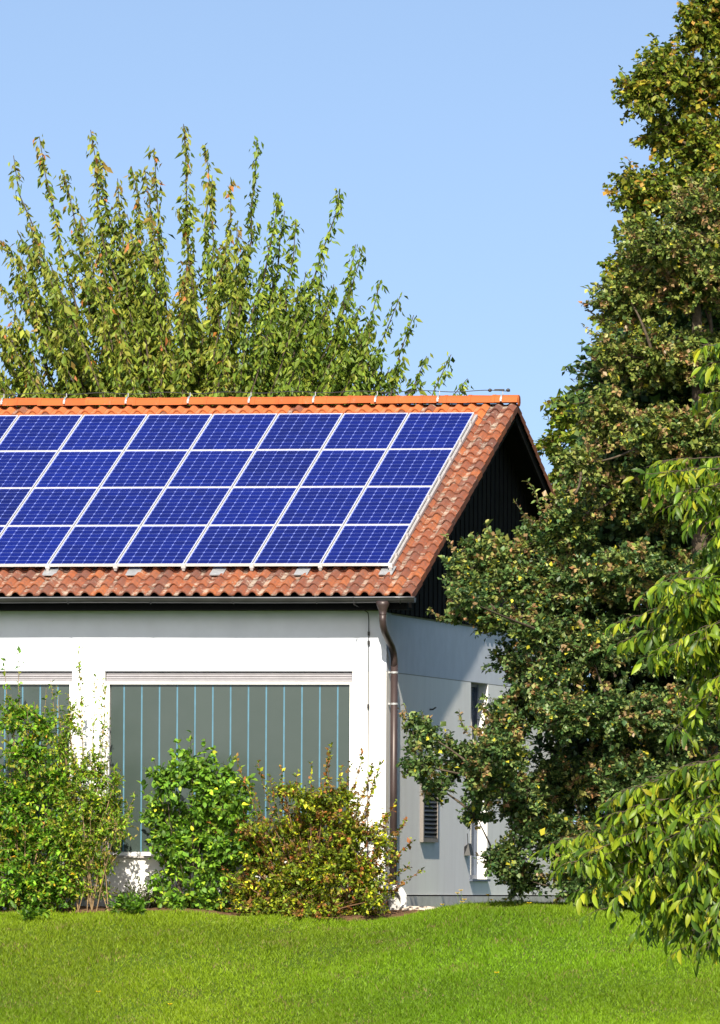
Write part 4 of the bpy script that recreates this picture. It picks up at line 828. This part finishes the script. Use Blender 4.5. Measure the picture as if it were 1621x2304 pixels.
# --- walnut reaching in from the right, nearer to the viewer
def walnut():
    r = np.random.default_rng(81); Y = -30.0; base = (13.4, Y, gz(13.4, Y))
    tips = [(9.75, 6.30), (9.86, 6.1), (9.80, 5.75), (9.98, 5.5), (10.1, 6.2), (9.2, 4.90), (9.35, 4.80), (9.62, 4.72), (9.9, 4.8), (9.5, 4.55), (9.75, 4.4), (9.95, 4.2), (10.1, 4.5),
            (8.95, 3.35), (9.16, 3.65), (9.4, 3.75), (9.7, 3.8), (9.05, 3.15), (9.25, 3.0), (9.45, 2.95), (9.7, 3.1), (9.95, 3.3), (10.0, 2.95), (9.6, 3.4), (9.85, 3.6),
            (8.2, 0.95), (8.5, 0.98), (8.85, 1.42), (9.0, 1.5), (9.2, 1.55), (9.65, 1.78), (9.9, 1.88), (8.5, 0.7), (8.75, 0.6), (9.0, 0.55), (9.2, 0.4), (9.45, 0.30), (9.7, 0.25), (9.95, 0.3), (9.3, 1.1), (9.6, 1.3), (9.9, 1.4), (9.15, 1.2), (9.5, 0.8), (9.8, 0.8), (8.85, 1.0), (9.65, 1.0), (9.05, 0.85), (10.05, 1.1), (10.05, 0.7), (9.75, 1.55), (10.1, 1.7)]
    tips += [(9.45, 0.02), (9.78, -0.02), (9.2, 0.12), (8.75, 0.25), (8.35, 0.72), (9.95, 0.05)]
    n0 = len(tips); tips += [(float(x), float(z)) for x, z in zip(r.uniform(9.45, 10.1, 46), r.uniform(-0.05, 4.9, 46))]
    grp = np.array([0] * 5 + [1] * 8 + [2] * 12 + [3] * (n0 - 25) + [3 if z < 1.9 else (2 if z < 3.7 else 1) for _, z in tips[n0:]])
    T = np.array([(x, 0, z) for x, z in tips]); T2 = T + np.c_[r.normal(0.12, 0.14, len(T)), np.zeros(len(T)), r.normal(-0.03, 0.10, len(T))]; T = np.concatenate([T, T2]); grp = np.r_[grp, grp]
    dy = r.normal(0, 0.4, len(T)); T[:, 1] = Y + dy; T[:, 0] -= dy * 0.214
    gs = np.array([(11.2, Y, 5.6), (11.2, Y, 4.9), (11.2, Y, 3.7), (11.0, Y, 1.75)])
    S = gs[grp] + r.normal(0, 0.06, (len(T), 3))
    K = S * 0.45 + T * 0.55; K[:, 2] += r.uniform(0.05, 0.4, len(T)); K[:, 0] += r.normal(0, 0.15, len(T))
    br = bezier(S, K, T, 9)
    t0 = bezier(np.array([[base[0], Y, base[2] - 0.2]]), np.array([[13.3, Y, 3.0]]), np.array([[13.2, Y, 8.5]]), 12)
    S4 = np.array([(13.3, Y, 5.0), (13.3, Y, 4.2), (13.35, Y, 2.9), (13.35, Y, 1.6)]); lim = bezier(S4, (S4 + gs) / 2 + np.array([0, 0, 0.35]), gs, 8)
    # out of the picture the crown goes on as plain leafy limbs
    rest_E = np.c_[r.uniform(10.6, 16.5, 90), Y + r.normal(0, 1.3, 90), r.uniform(0.8, 9.5, 90)]
    rest_S = np.c_[np.full(90, 13.3), np.full(90, Y), np.clip(rest_E[:, 2] - 1.2, 1.5, 8)]
    rb_ = bezier(rest_S, (rest_S + rest_E) / 2 + np.array([0, 0, 0.4]), rest_E, 8)
    # leaf stalks along the shoots, leaflets on the stalks
    def stalks(paths, dens, t0_):
        P, Tn, tt, pi = sample(paths, r, dens, t0_); n = len(P)
        o = rdir(r, n); o[:, 2] = 0; d = norm(Tn * 0.5 + norm(o) * 0.8 + np.array([0, 0, 0.05])); Ls = r.uniform(0.16, 0.30, n)[:, None]
        return bezier(P, P + d * Ls * 0.6 + np.array([0, 0, 0.03]), P + d * Ls + np.array([0, 0, -0.06]), 4)
    def leaflets(st, per):
        m = len(st); u = np.tile(np.linspace(0.25, 1.0, per), m); i = np.repeat(np.arange(m), per)
        f = u * 3; k0 = np.minimum(f.astype(int), 2); w = (f - k0)[:, None]
        P = st[i, k0] * (1 - w) + st[i, k0 + 1] * w; Tn = norm(st[i, k0 + 1] - st[i, k0])
        sd = norm(np.cross(Tn, [0, 0, 1.0])) * np.where(np.arange(len(i)) % 2, 1, -1)[:, None]; sd[u > 0.98] = 0
        A = norm(Tn * 0.55 + sd * 0.55 + np.array([0, 0, -0.75]) + r.normal(0, 0.36, (len(i), 3)))
        U = np.array([-0.35, -0.5, 0.5]) + r.normal(0, 0.45, (len(i), 3)); L = r.uniform(0.11, 0.21, len(i))
        return P, A, U, L
    s1 = stalks(br, 18, 0.16); P, A, U, L = leaflets(s1, 4)
    cols = [(0.090, 0.168, 0.014), (0.165, 0.25, 0.016), (0.29, 0.32, 0.02), (0.045, 0.10, 0.012), (0.21, 0.29, 0.016), (0.34, 0.32, 0.024)]
    pal = [(tuple(np.array(c) / LEAF_GAIN), w) for c, w in zip(cols, (4, 4, 2, 3, 3, 0.6))]
    leaf_mat('leaf_walnut', 0.42, 0.36, False, [c + (1,) for c in (cols[0], cols[3], cols[1], cols[0], cols[4], cols[2])])
    me = mesh_np('leaf', np.array(LEAFB[0]) * np.array([1, 0.33, 1]), LEAFB[1], 'leaf_walnut', True)
    # biggest in view: those inside the picture, nearest first
    seen = (P[:, 0] + (P[:, 1] - Y) * 0.214 < 10.05)
    order = np.argsort(-(L + 0.02 * (Y - P[:, 1])) + (~seen) * 10); single = np.zeros(len(P), bool); single[order[:300]] = True; single &= seen
    k = ~single
    V, F, kk = leaves(P[k], A[k], U[k], L[k], L[k] * 0.33, LEAFB); parts = [(V, F, np.repeat(pick(r, int(k.sum()), pal), kk, 0))]
    s2 = stalks(rb_, 5, 0.35); P2, A2, U2, L2 = leaflets(s2, 4)
    V, F, kk = leaves(P2, A2, U2, L2, L2 * 0.33, LEAFB); parts.append((V, F, np.repeat(pick(r, len(P2), pal), kk, 0)))
    root, crown = plant('walnut_tree', 'branches of a nearer walnut with long glossy leaves at the right edge', 'tree', base,
                        [tubes(t0, 0.24, 0.06, 10), tubes(lim, 0.06, 0.03, 6), tubes(br, 0.009, 0.003, 5), tubes(rb_, 0.03, 0.006, 4), tubes(s1, 0.004, 0.0025, 3), tubes(s2, 0.004, 0.0025, 3)], parts, 'bark', 'leaf_glossy')
    b = np.array(base); An = norm(A); Sn = norm(np.cross(U, An)); Nn = np.cross(An, Sn)
    for i in np.where(single)[0]:
        o = link('leaf', me, crown)
        m4 = Matrix(((An[i, 0], Sn[i, 0], Nn[i, 0], 0), (An[i, 1], Sn[i, 1], Nn[i, 1], 0), (An[i, 2], Sn[i, 2], Nn[i, 2], 0), (0, 0, 0, 1)))
        o.matrix_local = Matrix.Translation(Vector((P[i] - b).tolist())) @ m4 @ Matrix.Scale(float(L[i]), 4)
walnut()

# ------------------------------------------------------------------ grass
def grass():
    r = np.random.default_rng(91); n = 370000
    y = -9.0 + 12.0 * r.random(n) ** 1.15; mid = 0.35 - (y + 1) * 0.214 + 0.6
    x = mid + r.uniform(-6.6, 6.6, n)
    ok = np.where(x < 0.95, y < bed_front(np.minimum(x, 0.95)) + r.normal(0, 0.05, n), True) & ~((x < 0.06) & (y > -0.05))
    ok &= ~((np.abs(x - 0.62) < 0.3) & (np.abs(y + 0.35) < 0.2))
    x, y = x[ok], y[ok]; n = len(x); z = ground_z(x, y)
    patch = 0.5 + 0.5 * np.sin(0.9 * x + 0.6 * y + 1.2 * np.sin(0.7 * y + 0.4 * x)) ; fine = 0.5 + 0.5 * np.sin(3.1 * x - 2.3 * y + 1.5 * np.sin(2.2 * x + 1.1 * y))
    dry = (np.sin(2.3 * x + 1.7 * y) * np.sin(1.1 * x - 2.9 * y + 0.8)) > 0.72
    spot = np.zeros(n, bool)
    for sx_, sy_, a_, b_ in ((0.75, -3.4, 0.32, 0.20), (0.55, -2.9, 0.22, 0.12), (-4.9, -2.9, 0.35, 0.15), (-0.9, -2.7, 0.25, 0.15), (1.2, -3.9, 0.2, 0.12)):
        spot |= ((x - sx_) / a_) ** 2 + ((y - sy_) / b_) ** 2 < r.uniform(0.3, 1.3, n)
    h = (0.030 + 0.030 * r.random(n)) * (0.75 + 0.5 * fine); h[r.random(n) < 0.02] *= 1.8
    wall_edge = (y > -0.6) & (x > 0.3); h[wall_edge] *= 1.35
    ang = r.uniform(0, 2 * np.pi, n); w = 0.0045 + 0.0045 * r.random(n)
    lean = r.normal(0, 0.55, (n, 2)) * h[:, None]
    B = np.c_[x, y, z]; D = np.c_[np.cos(ang), np.sin(ang), np.zeros(n)] * w[:, None]
    Tp = B + np.c_[lean, h]
    V = np.stack([B - D, B + D, Tp], 1).reshape(-1, 3); F = np.arange(3 * n).reshape(-1, 3)
    c0, c1, c2 = np.array([0.142, 0.232, 0.006]), np.array([0.132, 0.255, 0.005]), np.array([0.215, 0.285, 0.009])
    side = smooth(-1.5, 3.5, x)[:, None]
    col = c0 * (1 - side) + c1 * side; col = col * (1 - 0.45 * patch[:, None]) + c2 * 0.45 * patch[:, None]
    big = 0.5 + 0.5 * np.sin(0.55 * x - 0.9 * y + 2.0 + 1.4 * np.sin(0.6 * x + 0.8 * y)); col *= (0.84 + 0.30 * big)[:, None] * np.exp(r.normal(0, 0.20, (n, 1))); h2 = spot & (r.random(n) < 0.7); V.reshape(-1, 3, 3)[h2, 2, 2] -= 0.6 * h[h2]; k = (dry & (r.random(n) < 0.16)) | (r.random(n) < 0.03) | h2; col[k] = np.array([0.22, 0.17, 0.07]) * np.exp(r.normal(0, 0.2, (int(k.sum()), 1)))
    o = link('grass', mesh_np('grass', V, F, 'grass', False, np.repeat(np.clip(col, 0.002, 0.6), 3, 0)))
    tag(o, 'short mown green grass covering the lawn slope', 'grass', kind='stuff')
grass()

# small yellow flowers
fl = [(1.26, 0.39, -1.0), (1.31, 0.43, -1.0), (1.36, 0.30, -1.0), (1.35, 0.24, -1.1), (1.70, 0.37, -1.0), (1.75, 0.30, -1.0), (1.95, 0.29, -1.0), (1.02, 0.20, -0.9)]
wh = ['beside the tallest one', 'tallest of all', 'in the middle of the patch', 'lowest in the patch\'s middle', 'upper one of the right pair', 'lower one of the right pair', 'farthest right', 'farthest left']
lw = [(2.55, -2.3, 'in the lawn below the oak\'s left foot'), (-2.6, -6.6, 'near the lower left of the lawn'), (-1.5, -7.0, 'low in the lawn below the round green shrub'), (2.9, -6.4, 'low in the lawn right of centre')]

for x, z, y, lab, grp_ in [(x, z, y, 'small yellow flower before the gable wall, %s' % w_, 'yellow flowers by the gable wall') for (x, z, y), w_ in zip(fl, wh)] + [(x, gz(x, y) + 0.09, y, 'tiny yellow flower %s' % w_, 'yellow flowers in the lawn') for x, y, w_ in lw]:
    zb = gz(x, y); root = tag(link('yellow_flower', None, None, (x, y, zb)), lab, 'flower', grp_)
    h = max(0.08, z - zb); MB().tube([(0.02, 0, 0), (0.01, 0, h * 0.6), (0, 0, h)], 0.003, 5).build('stem', 'stem_green', root)
    b = MB(); ph = rng.uniform(0, 6)
    b.poly([(0, 0, h + 0.004)] + [(0.036 * math.cos(ph + a_ * math.pi / 6) * (1 if a_ % 2 else 0.55), 0.036 * math.sin(ph + a_ * math.pi / 6) * (1 if a_ % 2 else 0.55), h + 0.012 * (a_ % 2)) for a_ in range(12)] +
           [(0, 0, h - 0.014)], [(0, 1 + a_, 1 + (a_ + 1) % 12) for a_ in range(12)] + [(13, 1 + (a_ + 1) % 12, 1 + a_) for a_ in range(12)]); b.build('petals', 'petal', root)
